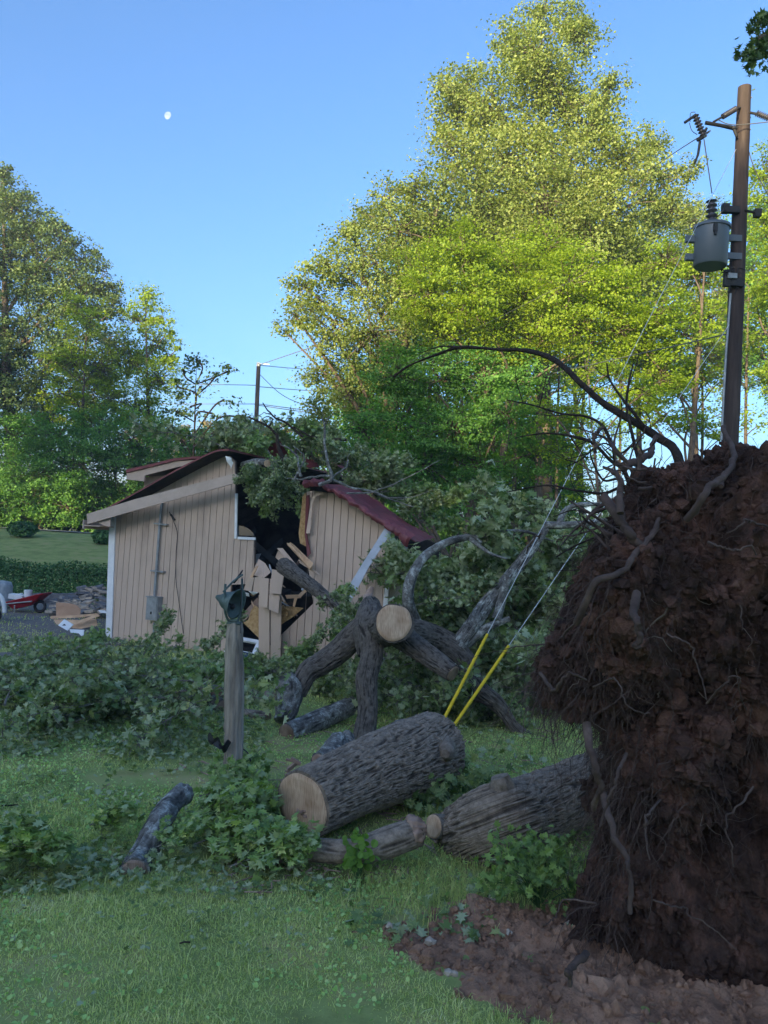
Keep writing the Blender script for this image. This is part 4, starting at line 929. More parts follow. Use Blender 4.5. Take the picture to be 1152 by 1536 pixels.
log('forked_dark_stick', 'dark rotten forked stub left of the pale grey branch log', [P(133, 1290, 5.5), P(150, 1268, 5.6), P(185, 1280, 5.55), P(225, 1290, 5.5)], [.02, .045, .05, .045], 'darkwood', (None, None), (.02, 30, .3, .03), 40, 50)
log('broken_chunk', 'pinkish broken wood chunk between the fork and the largest trunk section', [P(508, 1112, 7.6), P(495, 1134, 7.3), P(478, 1142, 7.1)], [.09, .10, .07], 'lichen', (None, 'splinter'), (.03, 18, .4, .04), 40, 30)
log('broken_chunk', 'second shattered wood chunk resting against the middle fork leg', [P(520, 1105, 7.9), P(522, 1125, 7.6)], [.06, .09], 'barkfine', ('splinter', 'splinter'), (.02, 18, .4, .03), 40, 24)
def chip(px, py, Y, s, label):
    b = MB(); c = P(px, py, Y); b.box(c, (s, .02, s * .3), (.4, -.7, .3)); b.box(c + [s * .15, 0, s * .3], (s * .8, .02, s * .25), (.2, .5, .1)); b.box(c + [-s * .3, 0, s * .35], (s * .5, .02, s * .12), (.2, .2, .1))
    tag(b.build('wood_chunk', M['splinter'], None, c), label, 'wood piece')
chip(440, 1148, 6.6, .12, 'bright splintered wood wedge standing in the grass above the sawn face')
chip(432, 1160, 6.7, .05, 'small pale chip lying in the grass left of the splintered wedge')
# reddish logs near the brush pile
log('red_log', 'round reddish sawn log end facing the lawn left of the bell post', [P(325, 1035, 10.4), P(345, 1030, 11.2)], [.10, .10], 'barkfine', ('cutred', None), k=40, n=20)
log('red_log', 'peeled reddish log lying right of the bell post in the leaves', [P(372, 1042, 10.6), P(425, 1044, 10.8)], [.06, .075], 'splinter', ('cutred', 'cutred'), k=32, n=30)
log('dark_log', 'dark bark log with a pale broken tip right of the bell post', [P(345, 1068, 9.8), P(375, 1074, 9.6), P(402, 1074, 9.5)], [.07, .075, .06], 'bark', (None, 'splinter'), k=40, n=40)
log('dark_log', 'stubby brown log half hidden behind the bell post', [P(318, 1052, 10.2), P(335, 1062, 9.8)], [.08, .10], 'barkfine', (None, 'cutdark'), k=32, n=20)
log('dark_log', 'thin weathered log lying under the brush pile edge', [P(245, 1040, 10.3), P(275, 1044, 10.3), P(310, 1046, 10.4)], [.05, .055, .04], 'lichen', (None, None), k=32, n=30)
log('dark_log', 'reddish bark strip lying at the foot of the brush pile', [P(200, 1058, 9.9), P(228, 1066, 9.8), P(245, 1066, 9.8)], [.03, .045, .03], 'splinter', (None, None), k=20, n=20)

# ---- the great fork
fk = P(585, 935, 9.3); forg = np.array([fk[0], fk[1], gz(fk[0], fk[1])])
fork = empty('fallen_tree', forg, 'massive dark forked tree trunk propped on its limbs, its round sawn face in front', 'fallen tree')
def limb(name, pts, radii, mk='barkdark', ends=(None, None), disp=(.018, 52, .18, .05), k=200, n=240, label=None):
    o = bark_log(fork, name, [P(*p) for p in pts], radii, mk, k, n, disp, ends, org=forg)
    if label: o['label'] = label
limb('trunk', [(591, 934, 8.75), (588, 938, 9.0), (570, 945, 9.35), (555, 950, 9.5)], [.215, .21, .22, .17], ends=('cut', None), n=60)
limb('trunk', [(556, 905, 9.9), (556, 925, 9.6), (555, 955, 9.4), (552, 985, 9.3)], [.10, .17, .19, .12], n=60)
limb('limb', [(560, 935, 9.5), (538, 948, 9.6), (508, 978, 9.65), (482, 996, 9.6), (462, 1008, 9.55), (446, 1040, 9.45)], [.16, .155, .145, .135, .13, .11], label='left limb slanting down to the lichened knee')
limb('limb', [(425, 1015, 9.45), (434, 1035, 9.4), (430, 1062, 9.3), (425, 1082, 9.2)], [.10, .16, .13, .09], 'lichen', disp=(.03, 14, .4, .08), label='swollen lichened knee at the end of the left limb')
limb('limb', [(554, 940, 9.3), (558, 980, 9.15), (550, 1020, 9.0), (552, 1065, 8.9), (544, 1112, 8.75)], [.15, .125, .112, .108, .125], label='middle limb standing straight down into the ground')
limb('limb', [(590, 945, 9.3), (620, 968, 9.15), (655, 993, 8.95), (679, 1010, 8.8)], [.15, .13, .11, .095], ends=(None, 'cutdark'), label='right limb ending in a rounded stub')
limb('limb', [(600, 945, 9.6), (648, 958, 10.0), (688, 982, 10.0), (715, 1030, 9.85), (748, 1058, 9.75), (776, 1094, 9.65), (818, 1116, 9.6)], [.17, .175, .16, .12, .09, .07, .045], label='long dark limb descending to the right behind the yellow guards')
limb('limb', [(684, 975, 10.0), (704, 946, 10.0), (728, 910, 10.1), (752, 880, 10.2), (790, 832, 10.4), (822, 788, 10.5)], [.105, .10, .09, .08, .07, .05], 'lichen', label='grey lichened limb rising right behind the guy wires')
limb('limb', [(818, 788, 10.5), (845, 788, 10.4), (880, 785, 10.4), (930, 778, 10.3)], [.05, .045, .04, .03], 'lichen', k=24, n=40, disp=(.01, 20, .3, .02))
limb('limb', [(838, 788, 10.4), (846, 768, 10.5), (865, 758, 10.5), (905, 756, 10.5)], [.035, .035, .03, .02], 'lichen', k=20, n=40, disp=(.01, 20, .3, .02))
limb('limb', [(745, 928, 10.0), (755, 890, 10.0), (762, 865, 10.0)], [.06, .05, .045], 'lichen', k=24, n=30, disp=(.01, 20, .3, .02))
limb('limb', [(700, 965, 10.0), (730, 942, 10.0), (765, 928, 10.0)], [.07, .05, .03], 'lichen', k=24, n=30, disp=(.01, 20, .3, .02))
limb('limb', [(625, 935, 10.2), (612, 900, 10.0), (618, 865, 10.0), (640, 832, 10.2), (675, 812, 10.3), (705, 806, 10.4), (722, 814, 10.4)], [.07, .07, .062, .058, .05, .04, .03], 'lichen', k=36, n=80, disp=(.014, 18, .3, .03), label='arching grey limb beside the shed corner')
limb('limb', [(712, 806, 10.4), (745, 800, 10.5), (785, 797, 10.6), (830, 812, 10.6)], [.03, .028, .02, .01], 'lichen', k=16, n=40, disp=(.006, 20, .3, .01))
limb('limb', [(705, 808, 10.4), (735, 830, 10.2), (760, 838, 10.2)], [.03, .02, .01], 'lichen', k=16, n=30, disp=(.006, 20, .3, .01))
limb('limb', [(508, 912, 11.1), (490, 897, 11.4), (455, 870, 11.9), (425, 848, 12.6)], [.02, .07, .11, .13], 'barkdark', label='limb running back through the broken shed wall')
limb('limb', [(470, 890, 11.6), (458, 870, 11.8)], [.035, .045], 'lichen', ends=('cut', None), k=24, n=12, disp=(.004, 20, .3, .01))
limb('limb', [(555, 905, 9.9), (553, 893, 10), (558, 880, 10)], [.09, .05, .015], 'splinter', k=24, n=20, disp=(.03, 20, .3, .03))
limb('limb', [(685, 1010, 9.9), (693, 1040, 9.7), (740, 1060, 9.6)], [.03, .02, .008], 'darkwood', k=14, n=30, disp=(.003, 20, .3, .02))

# ================================================================== FALLEN LEAFY BRANCHES
def leafy(seed, L=2.2, nt=26, per=20, lsize=.185, lm='leaf_fallen', label='', name='fallen_branch'):
    r = random.Random(seed); root = empty(name, (0, 0, 0), label, 'branch')
    sb = MB(); fb = MB(); bare = seed == 3
    pts = [np.array([0, 0, 0.])]; d = np.array([1., 0, .25])
    for k in range(7): d = d + np.array([0, r.uniform(-.25, .25), r.uniform(-.2, .15)]); pts.append(pts[-1] + d / np.linalg.norm(d) * L / 7)
    p = spline(pts, 24); tubes(sb, p, np.linspace(.026, .006, 24), 7)
    for k in range(nt):
        i = r.randint(3, 23); a = r.uniform(0, 6.28); ln = r.uniform(.25, .85) * (1.1 - i / 40)
        v = np.array([r.uniform(.1, .9), math.cos(a), math.sin(a) * .8 + .1]); v /= np.linalg.norm(v); q = p[i] + v * ln
        m_ = (p[i] + q) / 2 + RNG.normal(0, .06, 3); tubes(sb, spline([p[i], m_, q], 6), np.linspace(.011, .003, 6), 4)
        pn = 4 if bare else per; t = RNG.random(pn)[:, None] ** .7; c = p[i] * (1 - t) + q * t + RNG.normal(0, .11, (pn, 3))
        leaves(fb, c, lsize, 'lobed', tilt=.9, droop=.5, norm=np.stack([0 * c[:, 0], 0 * c[:, 0], np.where(RNG.random(len(c)) < .28, -1., 1.)], -1))
    sb.build('stem', M['barkfine'], root, (0, 0, 0)); fb.build('foliage', M[lm], root, (0, 0, 0)); return root
protos = [leafy(s, 2.0 + .3 * s, label='leafy branch', lm='leaf_fallen2' if s == 1 else 'leaf_fallen', nt=34 if s == 3 else 26) for s in range(4)]
used = [0] * 4
def place(px, py, Y, yaw, pitch, roll, s, label, group, kinds=(0, 1, 2, 3)):
    k = random.choice(kinds); pr = protos[k]
    c = P(px, py, Y); rot = (roll, pitch, yaw)
    c[2] = max(c[2], gz(c[0], c[1]) + .12)
    if used[k] == 0:
        used[k] = 1; o = pr; o.location = c; o.rotation_euler = rot; o.scale = (s, s, s); o['label'] = label; o['group'] = group
        protos[k] = o
    else: o = dup(pr, c, rot, (s, s, s), label, group)
    return o
rr = random.Random(11)
def scatter(n, region, Yf, label, group, srange=(.6, 1.05), pitch=(-.5, .3), kinds=(0, 1, 2, 3)):
    for k in range(n):
        for _ in range(200):
            x = rr.uniform(min(p[0] for p in region), max(p[0] for p in region)); y = rr.uniform(min(p[1] for p in region), max(p[1] for p in region))
            if in_poly(np.array([x]), np.array([y]), region)[0]: break
        Y = Yf(x, y) + rr.uniform(-.3, .3); s = rr.uniform(*srange); yaw = rr.uniform(0, 6.28)
        place(x - math.cos(yaw) * s * .9 / Y * F * .5, y, Y, yaw, rr.uniform(*pitch), rr.uniform(-.6, .6), s, label, group, kinds)
gy_ = lambda x, y: F * 2.2 / max(60, (y + 26) - (782 + x * .058))
scatter(56, [(-30, 1000), (60, 985), (120, 990), (200, 988), (250, 1000), (325, 1012), (330, 1035), (250, 1040), (180, 1058), (90, 1048), (30, 1062), (-30, 1055)], lambda x, y: min(13.5, gy_(x, y)), 'leafy branch heaped in the brush pile along the left shed wall', 'brush pile branches by the left wall', (.26, .50), (.0, .32))
scatter(22, [(-30, 985), (60, 968), (200, 972), (320, 995), (330, 1045), (180, 1062), (-30, 1060)], lambda x, y: min(13.0, gy_(x, y) - .3), 'nearly bare twiggy branch sticking out of the brush pile', 'bare branches in the brush pile', (.3, .55), (-.15, .25), (3,))
scatter(16, [(600, 940), (700, 1000), (820, 960), (830, 1080), (700, 1100), (590, 1050)], lambda x, y: 10.6, 'nearly bare twiggy branch tangled below the dark limbs', 'bare branches below the dark limbs', (.4, .7), (-.5, .3), (3,))
scatter(12, [(360, 1018), (420, 1014), (520, 1015), (545, 1030), (380, 1040)], lambda x, y: 12.0, 'leafy branch lying against the shed wall right of the bell post', 'branches at the foot of the wall', (.3, .5), (-.1, .2))
scatter(64, [(665, 860), (705, 830), (780, 835), (850, 800), (930, 800), (905, 870), (830, 950), (800, 1050), (720, 1060), (700, 1010), (660, 960), (650, 905)], lambda x, y: 12.0 + (900 - y) * .004, 'leafy branch in the tall tangle right of the shed', 'branches in the tangle right of the shed', (.45, .8))
scatter(26, [(580, 1010), (700, 1030), (780, 1060), (780, 1120), (700, 1110), (600, 1080), (560, 1090)], lambda x, y: max(gy_(x, y) + .8, 10.7), 'leafy branch on the ground under the fork', 'branches under the fork', (.35, .6), (-.1, .25))
scatter(36, [(385, 680), (410, 668), (445, 680), (455, 715), (452, 730), (432, 742), (400, 745), (382, 730)], lambda x, y: 14.2, 'leafy branch hanging in the hole of the shed roof', 'branches hanging in the roof hole', (.20, .33), (.2, 1.3))
scatter(34, [(350, 665), (400, 645), (460, 645), (530, 680), (580, 715), (640, 765), (650, 790), (600, 765), (520, 715), (440, 680)], lambda x, y: 15.8 - (x - 400) * .006, 'leafy branch sprawled over the right roof slope', 'branches over the right roof slope', (.28, .5), (-.4, .4))
scatter(6, [(620, 870), (650, 890), (660, 930), (630, 905)], lambda x, y: 10.4, 'leafy sprig beside the round sawn face of the fork', 'sprigs around the fork', (.3, .45))
scatter(7, [(500, 885), (540, 880), (530, 920), (490, 915)], lambda x, y: 10.9, 'leafy sprig hanging before the right gable wall', 'sprigs before the gable', (.2, .3), (.2, 1.0))
scatter(6, [(265, 680), (300, 672), (340, 665), (370, 680)], lambda x, y: 17.5, 'leafy branch lying on the left roof slope', 'branches on the left roof slope', (.5, .8))
for k, (x, y, Y, yaw, s) in enumerate([(215, 985, 12.3, 1.0, .34), (300, 985, 12.3, .4, .36)]):
    place(x, y, Y, yaw, -.6, 0, s, 'leafy branch reaching highest below the meter box', 'branches below the meter box')
# near leaf heap round the post
pr2 = [leafy(20 + s, 1.3, 20, 17, .22, 'leaf_fallen2', 'leafy branch') for s in range(3)]
hp = [(335, 1205, 6.3), (350, 1195, 6.4), (352, 1225, 6.1), (330, 1240, 5.9), (325, 1268, 5.7), (345, 1270, 5.6), (330, 1300, 5.4), (350, 1300, 5.4), (345, 1285, 5.5), (150, 1310, 5.5), (385, 1308, 5.25), (20, 1345, 5.0), (-15, 1350, 5.0), (345, 1165, 6.8), (338, 1185, 6.5), (440, 1305, 5.2), (255, 1325, 5.3)]
for k, (x, y, Y) in enumerate(hp):
    c = P(x, y, Y); c[2] = gz(c[0], c[1]) + rr.uniform(.05, .16); s = rr.uniform(.28, .42) if k < 14 else .22; yaw = rr.uniform(-.7, .9); c = c - np.array([math.cos(yaw), math.sin(yaw), 0]) * s * .5
    lab = 'leafy green branch in the heap around the foot of the bell post'; rot = (rr.uniform(-.5, .5), rr.uniform(-.35, .05), yaw)
    if k < 3: o = pr2[k]; o.location = c; o.rotation_euler = rot; o.scale = (s, s, s * .75); o['label'] = lab; o['group'] = 'branches heaped around the bell post'
    else: dup(pr2[k % 3], c, rot, (s, s, s * .75), lab, 'branches heaped around the bell post')
# seedling with bright leaves before the big log
def sprout(name, label, px, py, Y, h, n, size, lm, spread, cat='plant'):
    c = P(px, py, Y); c[2] = gz(c[0], c[1]); root = empty(name, c, label, cat); sb = MB(); fb = MB()
    for k in range(n):
        a = rr.uniform(0, 6.28); rad = rr.uniform(.1, 1) * spread; q = c + np.array([math.cos(a) * rad, math.sin(a) * rad, h * rr.uniform(.35, 1)])
        tube(sb, [c, (c + q) / 2 + [0, 0, h * .12], q], .0035, .0015, 6, 4)
        m_ = 7; leaves(fb, q + RNG.normal(0, size * .75, (m_, 3)) * [1, 1, .8], size, 'round' if lm == 'leaf_bright' else 'lobed', .6, norm=np.array([0, -.6, .8]))
    sb.build('stem', M['leaf_hedge'], root, c); fb.build('foliage', M[lm], root, c); return root
sprout('seedling', 'bright green round leaved seedling in front of the largest trunk section', 540, 1262, 5.15, .27, 10, .05, 'leaf_bright', .09)
sprout('bush', 'leafy green sucker growth in front of the uprooted trunk', 810, 1330, 4.9, .42, 75, .05, 'leaf_fallen2', .36, 'shrub')
sprout('bush', 'smaller patch of leafy weeds right of the sucker growth', 865, 1325, 4.85, .28, 30, .04, 'leaf_fallen2', .22, 'shrub')
sprout('bush', 'low weeds in the shadow behind the largest trunk section', 690, 1200, 6.9, .25, 30, .08, 'leaf_fallen', .4, 'shrub')
sprout('bush', 'leafy weeds right of the short brown log', 640, 1205, 6.6, .25, 20, .08, 'leaf_fallen', .3, 'shrub')

# bare roof branches silhouetted
rb = empty('bare_branch', P(420, 680, 14.5), 'bare twiggy branch raised over the shed ridge against the sky', 'branch'); b = MB()
for pts, r in ([[(425, 690), (412, 660), (402, 640), (372, 625)], .045], [[(455, 655), (430, 637), (404, 618), (394, 604)], .03], [[(520, 660), (470, 655), (440, 640)], .03], [[(404, 640), (408, 628), (400, 622), (392, 630)], .015],
               [[(400, 640), (396, 632), (392, 627)], .015], [[(412, 625), (400, 620), (388, 623)], .012], [[(430, 637), (420, 645), (418, 655)], .012]):
    tube(b, [P(x, y, 14.5) for x, y in pts], r, r * .35, 16, 6, wob=.012)
b.build('stem', M['darkwood'], rb, rb.location)
rb = empty('bare_branch', P(490, 720, 13.5), 'pale lichened branch standing upright over the red roof', 'branch'); b = MB()
for pts, r in ([[(478, 728), (500, 715), (490, 680), (486, 640), (482, 625)], .04], [[(500, 715), (470, 712), (430, 718)], .03], [[(486, 640), (492, 632), (496, 622)], .012], [[(442, 720), (450, 690), (440, 668)], .02], [[(452, 715), (440, 690), (420, 665)], .03], [[(500, 715), (520, 695), (524, 680)], .02],
               [[(520, 740), (560, 738), (600, 722), (660, 690)], .02], [[(560, 738), (600, 745), (650, 735)], .015], [[(500, 720), (560, 745), (620, 760)], .025]):
    tube(b, [P(x, y, 13.3) for x, y in pts], r, r * .3, 16, 6, wob=.015)
b.build('stem', M['lichen'], rb, rb.location)
lg = log('sawn_limb', 'lichened limb with a small sawn end in the top of the roof hole', [P(401, 695, 13.9), P(385, 694, 14.3), P(365, 697, 14.9)], [.07, .075, .06], 'lichen', ('cut', None), k=32, n=20, cat='log')

# ================================================================== UPROOTED TREE
def uprooted():
    org = G(980, 1485); org = np.array([org[0] + .6, 4.9, gz(1.9, 4.9)])
    root = empty('uprooted_tree', org, 'huge dark root plate hung with soil and roots, its trunk lying behind', 'uprooted tree')
    out = np.array([(985, 705), (1020, 706), (1062, 706), (1085, 680), (1110, 700), (1152, 735), (1250, 750), (1400, 800), (1450, 1000), (1440, 1250), (1400, 1440), (1250, 1500), (1080, 1510), (960, 1500), (880, 1478),
                    (858, 1440), (890, 1395), (925, 1350), (925, 1290), (905, 1235), (900, 1190), (930, 1150), (910, 1120), (880, 1080), (840, 1075), (815, 1060), (812, 1015), (828, 980), (860, 930), (872, 890), (905, 850), (925, 812), (935, 770), (950, 740), (968, 718)], float)
    c0 = np.array([1110., 1080.]); ang = np.arctan2(out[:, 1] - c0[1], out[:, 0] - c0[0]); rad = np.hypot(out[:, 1] - c0[1], out[:, 0] - c0[0])
    o_ = np.argsort(ang); ang, rad = ang[o_], rad[o_]
    K, S = 760, 330
    th = np.linspace(-math.pi, math.pi, K, endpoint=False); r = np.interp(th, ang, rad, period=2 * math.pi)
    rs = r.copy()
    for k in range(3): rs = (np.roll(rs, 1) + rs + np.roll(rs, -1)) / 3
    r = rs
    Y0 = 4.35
    f0 = P(c0[0], c0[1], Y0)
    # basis at depth Y0: metres per pixel
    s = np.linspace(0, 1, S) ** .8
    V = np.zeros((S, K, 3))
    ph = s * math.pi * .92                       # 0 front centre .. pi back
    lat = np.where(ph < math.pi / 2, np.sin(ph) ** .62, np.sin(ph) ** .8)
    dep = -np.cos(ph) * np.where(ph < math.pi / 2, .42, 1.0)
    dirs = np.stack([np.cos(th), np.sin(th)], -1)
    edge = np.array([P(c0[0] + r[k] * dirs[k, 0], c0[1] + r[k] * dirs[k, 1], Y0 + .05) for k in range(K)])
    V = f0[None, None] + (edge - f0)[None] * lat[:, None, None]
    V[:, :, 1] += dep[:, None] * .75
    q = V.reshape(-1, 3)
    n1 = fbm(q * 1.5 + 3, 5); n2 = fbm(q * 6.0, 5, ridge=True); n3 = fbm(q * 20, 3); n4 = fbm(q * np.array([3.5, 3.5, 1.6]) + 11, 4)
    d = (n1 - .5) * .95 + (n4 - .5) * .75 + (n2 - .55) * .26 + (n3 - .5) * .13
    nrm = q - (f0 + [0, .35, 0]); nrm[:, 0] *= .5; nrm[:, 2] *= .4; nrm /= np.linalg.norm(nrm, axis=1, keepdims=True)
    w_ = np.repeat(np.where(ph < 1.2, 1.0, .45), K)
    q = q + nrm * (d * w_)[:, None]
    q[:, 2] = np.maximum(q[:, 2], gzv(q[:, 0], q[:, 1]) - .08)
    V = q.reshape(S, K, 3); idx = np.arange(S * K).reshape(S, K); j2 = np.roll(idx, -1, 1)
    fc = np.stack([idx[:-1], j2[:-1], j2[1:], idx[1:]], -1).reshape(-1, 4)
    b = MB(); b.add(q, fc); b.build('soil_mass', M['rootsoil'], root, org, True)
    surf_ = V; 
    def pick(n, s0=.02, s1=.50):
        a = RNG.integers(int(s0 * S), int(s1 * S), n); k = RNG.integers(0, K, n)
        # area-fair pick
        return surf_[a, k]
    # clods
    cb = MB()
    def clods(C, size, seed):
        ico = np.array([[0, 0, 1], [.9, 0, .45], [.28, .85, .45], [-.72, .53, .45], [-.72, -.53, .45], [.28, -.85, .45], [.72, .53, -.45], [-.28, .85, -.45], [-.9, 0, -.45], [-.28, -.85, -.45], [.72, -.53, -.45], [0, 0, -1]])
        fcs = np.array([[0, 1, 2], [0, 2, 3], [0, 3, 4], [0, 4, 5], [0, 5, 1], [1, 6, 2], [2, 7, 3], [3, 8, 4], [4, 9, 5], [5, 10, 1], [6, 7, 2], [7, 8, 3], [8, 9, 4], [9, 10, 5], [10, 6, 1], [11, 7, 6], [11, 8, 7], [11, 9, 8], [11, 10, 9], [11, 6, 10]])
        n = len(C); Vv = ico[None] * (1 + RNG.normal(0, .22, (n, 12, 1))) * RNG.uniform(.5, 1.2, (n, 1, 3)) * np.asarray(size).reshape(-1, 1, 1) + C[:, None]
        return Vv.reshape(-1, 3), (np.arange(n)[:, None, None] * 12 + fcs[None]).reshape(-1, 3)
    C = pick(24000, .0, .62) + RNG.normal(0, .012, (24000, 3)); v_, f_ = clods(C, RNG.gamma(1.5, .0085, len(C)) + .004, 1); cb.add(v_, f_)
    tag(cb.build('clods', M['rootsoil'], root, org), kind='stuff')
    # hanging fine roots
    def hair(n, L, r0, droop, out_, steps=9, src=None, jit=.35):
        C = pick(n, .0, .60) if src is None else src; n = len(C)
        nr = C - (f0 + [0, .35, 0]); nr[:, 2] *= .35; nr /= np.linalg.norm(nr, axis=1, keepdims=True)
        d = nr * out_ + RNG.normal(0, .55, (n, 3)); d[:, 2] -= .1; d /= np.linalg.norm(d, axis=1, keepdims=True)
        ln = L * RNG.gamma(2.2, .45, n); pth = [C - nr * .04]
        for k in range(steps - 1):
            d = d + RNG.normal(0, jit, (n, 3)); d[:, 2] -= droop; d /= np.linalg.norm(d, axis=1, keepdims=True)
            nx = pth[-1] + d * (ln / (steps - 1))[:, None]; nx[:, 2] = np.maximum(nx[:, 2], gzv(nx[:, 0], nx[:, 1]) + .01); pth.append(nx)
        return np.stack(pth, 1), r0 * RNG.gamma(2, .5, n)[:, None] * np.linspace(1, .25, steps)[None]
    hb = MB(); p_, r_ = hair(15000, .17, .0013, .30, .45, 8); tubes(hb, p_, r_, 3, cap=False)
    lft = surf_[RNG.integers(60, 200, 7000), RNG.integers(0, K, 7000)]; lft = lft[(lft[:, 0] < f0[0] - .45)]
    p_, r_ = hair(0, .30, .0015, .45, .7, src=lft); tubes(hb, p_, r_, 3, cap=False)
    tag(hb.build('fine_roots', M['root'], root, org), kind='stuff')
    hb = MB(); p_, r_ = hair(700, .24, .0019, .30, .7, 12, jit=.6); tubes(hb, p_, r_, 4, cap=False)
    tag(hb.build('pale_fine_roots', M['finerootpale'], root, org), kind='stuff')
    # larger roots as individual parts
    BR = [([(865, 935, 3.95), (890, 880, 3.8), (925, 850, 3.85), (965, 800, 4.0), (990, 770, 4.1)], .030, .018), ([(905, 745, 4.1), (935, 790, 3.95), (975, 825, 4.0)], .045, .03), ([(935, 700, 4.2), (960, 680, 4.3), (985, 655, 4.5)], .04, .02),
          ([(1030, 780, 3.8), (1060, 745, 3.7), (1085, 720, 3.8), (1090, 690, 4.0), (1084, 640, 4.3)], .028, .02), ([(1062, 813, 3.62), (1085, 824, 3.55), (1110, 822, 3.55), (1135, 832, 3.6)], .012, .006),
          ([(955, 890, 3.75), (948, 930, 3.6), (950, 962, 3.58), (958, 968, 3.6)], .034, .012), ([(930, 770, 3.9), (925, 720, 4.0), (905, 700, 4.1)], .03, .012), ([(812, 800, 4.6), (790, 830, 4.8)], .01, .01),
          ([(880, 920, 3.9), (850, 945, 4.1), (838, 950, 4.4), (780, 965, 4.9), (755, 975, 5.0)], .014, .005), ([(900, 790, 4.2), (880, 800, 4.3), (845, 815, 4.5), (840, 830, 4.5)], .012, .005),
          ([(905, 1190, 3.9), (920, 1250, 3.7), (940, 1300, 3.6), (945, 1370, 3.6)], .028, .012), ([(940, 1130, 3.8), (925, 1170, 3.7), (900, 1240, 3.7)], .018, .01), ([(880, 1085, 4.0), (885, 1130, 3.9), (893, 1170, 3.9), (890, 1215, 4.0)], .035, .02),
          ([(1060, 1055, 3.6), (1085, 1030, 3.45), (1108, 1040, 3.45), (1120, 1065, 3.5)], .010, .004), ([(890, 1030, 3.8), (930, 1020, 3.6), (950, 1060, 3.55), (975, 1070, 3.55)], .009, .004), ([(810, 1010, 4.1), (830, 1030, 3.9), (850, 1010, 3.8), (880, 1020, 3.8)], .02, .01),
          ([(980, 1350, 3.4), (1020, 1365, 3.35), (1060, 1390, 3.3), (1105, 1425, 3.3)], .008, .004), ([(895, 1355, 3.9), (850, 1350, 4.0), (825, 1380, 4.0), (815, 1390, 4.0)], .010, .004), ([(880, 1430, 3.75), (862, 1460, 3.6), (855, 1480, 3.6)], .028, .014),
          ([(1120, 670, 4.5), (1096, 690, 4.3), (1082, 730, 4.0)], .03, .02), ([(1152, 790, 3.8), (1110, 775, 3.7), (1090, 800, 3.7)], .012, .006), ([(990, 1200, 3.6), (960, 1240, 3.45), (975, 1290, 3.4)], .012, .006), ([(1000, 950, 3.6), (1040, 985, 3.5), (1060, 1050, 3.5)], .010, .005),
          ([(905, 640, 4.6), (895, 660, 4.6), (893, 680, 4.6)], .02, .02), ([(1130, 1180, 3.5), (1090, 1240, 3.4), (1100, 1300, 3.4)], .010, .005)]
    for pts, a, c in BR:
        t = MB(); pp = [P(*p) for p in pts]; sp = spline(pp, 40); sp[1:-1] += np.cumsum(RNG.normal(0, .005, (38, 3)), 0) * np.sin(np.linspace(0, 3.14, 38))[:, None]; tubes(t, sp, np.linspace(a, c, 40) * .45 * (1 + .25 * vnoise(sp * 20)), 14, disp=(.010, 40, .3, .014) if a > .02 else None)
        t.build('root', M['root'], root, org, True)
    # shaggy small roots at the upper left fan
    for k in range(34):
        t = MB(); x = random.uniform(905, 985); y = random.uniform(680, 860); Y = random.uniform(4.05, 4.5); pp = [(x, y, Y)]; dx = random.uniform(-22, 4); dy = random.uniform(-24, 16)
        for j in range(4): dx += random.uniform(-9, 9); dy += random.uniform(-8, 10); pp.append((pp[-1][0] + dx, pp[-1][1] + dy, Y + j * random.uniform(-.05, .12)))
        pp = [P(*p) for p in pp]; a = random.uniform(.005, .016); tubes(t, spline(pp, 16), np.linspace(a, a * .3, 16), 6); t.build('root', M['root'], root, org, True)
    # bent sapling and dead stems growing from the top of the plate
    def stem(pts, a, c, n=70, mk='darkwood', label=None):
        t = MB(); sp = spline([P(pts[0][0] + 30, pts[0][1] + 75, 4.85), P(pts[0][0] + 14, pts[0][1] + 34, 4.9)] * (pts[0][0] > 920) + [P(*p) for p in pts], n); tubes(t, sp, np.linspace(a, c, n), 10, disp=(.008, 40, .3, .012) if a > .02 else None); o = t.build('stem', M[mk], root, org, True)
        if label: o['label'] = label
        return sp
    stem([(1010, 672, 5.0), (985, 655, 5.1), (950, 632, 5.2), (905, 605, 5.3), (868, 572, 5.4), (835, 542, 5.6), (795, 527, 5.8), (745, 524, 6.0), (690, 521, 6.2), (655, 532, 6.4), (615, 548, 6.6), (590, 565, 6.7)], .030, .007, 110, label='long dark stem arching left over the yard')
    stem([(700, 521, 6.2), (660, 520, 6.3), (630, 530, 6.4)], .008, .003, 20)
    dead = [([(1005, 670, 5.1), (975, 650, 5.1), (955, 625, 5.1), (935, 600, 5.15), (915, 570, 5.2), (910, 545, 5.2)], .019, .005), ([(958, 690, 4.9), (948, 650, 4.9), (940, 610, 5.0), (943, 575, 5.0), (950, 545, 5.1)], .016, .005), ([(935, 705, 4.9), (915, 690, 5), (890, 665, 5), (862, 655, 5.1), (820, 650, 5.2), (780, 655, 5.3)], .018, .004),
            ([(940, 730, 4.9), (905, 740, 5), (860, 735, 5.1), (820, 728, 5.2), (760, 738, 5.3)], .015, .004), ([(945, 700, 4.9), (920, 670, 4.9), (905, 640, 4.9), (880, 625, 5), (840, 620, 5.1), (800, 608, 5.2), (760, 600, 5.2)], .016, .004), 
            ([(925, 760, 4.8), (890, 770, 4.9), (860, 765, 5), (830, 775, 5.1)], .010, .003),
            ([(930, 720, 4.9), (905, 720, 5), (888, 690, 5), (885, 670, 5)], .012, .004), ([(950, 670, 4.9), (930, 680, 5), (905, 665, 5), (870, 690, 5.1), (850, 700, 5.1)], .010, .003), ([(940, 780, 4.7), (905, 800, 4.9), (860, 820, 5), (835, 835, 5.1)], .012, .004)]
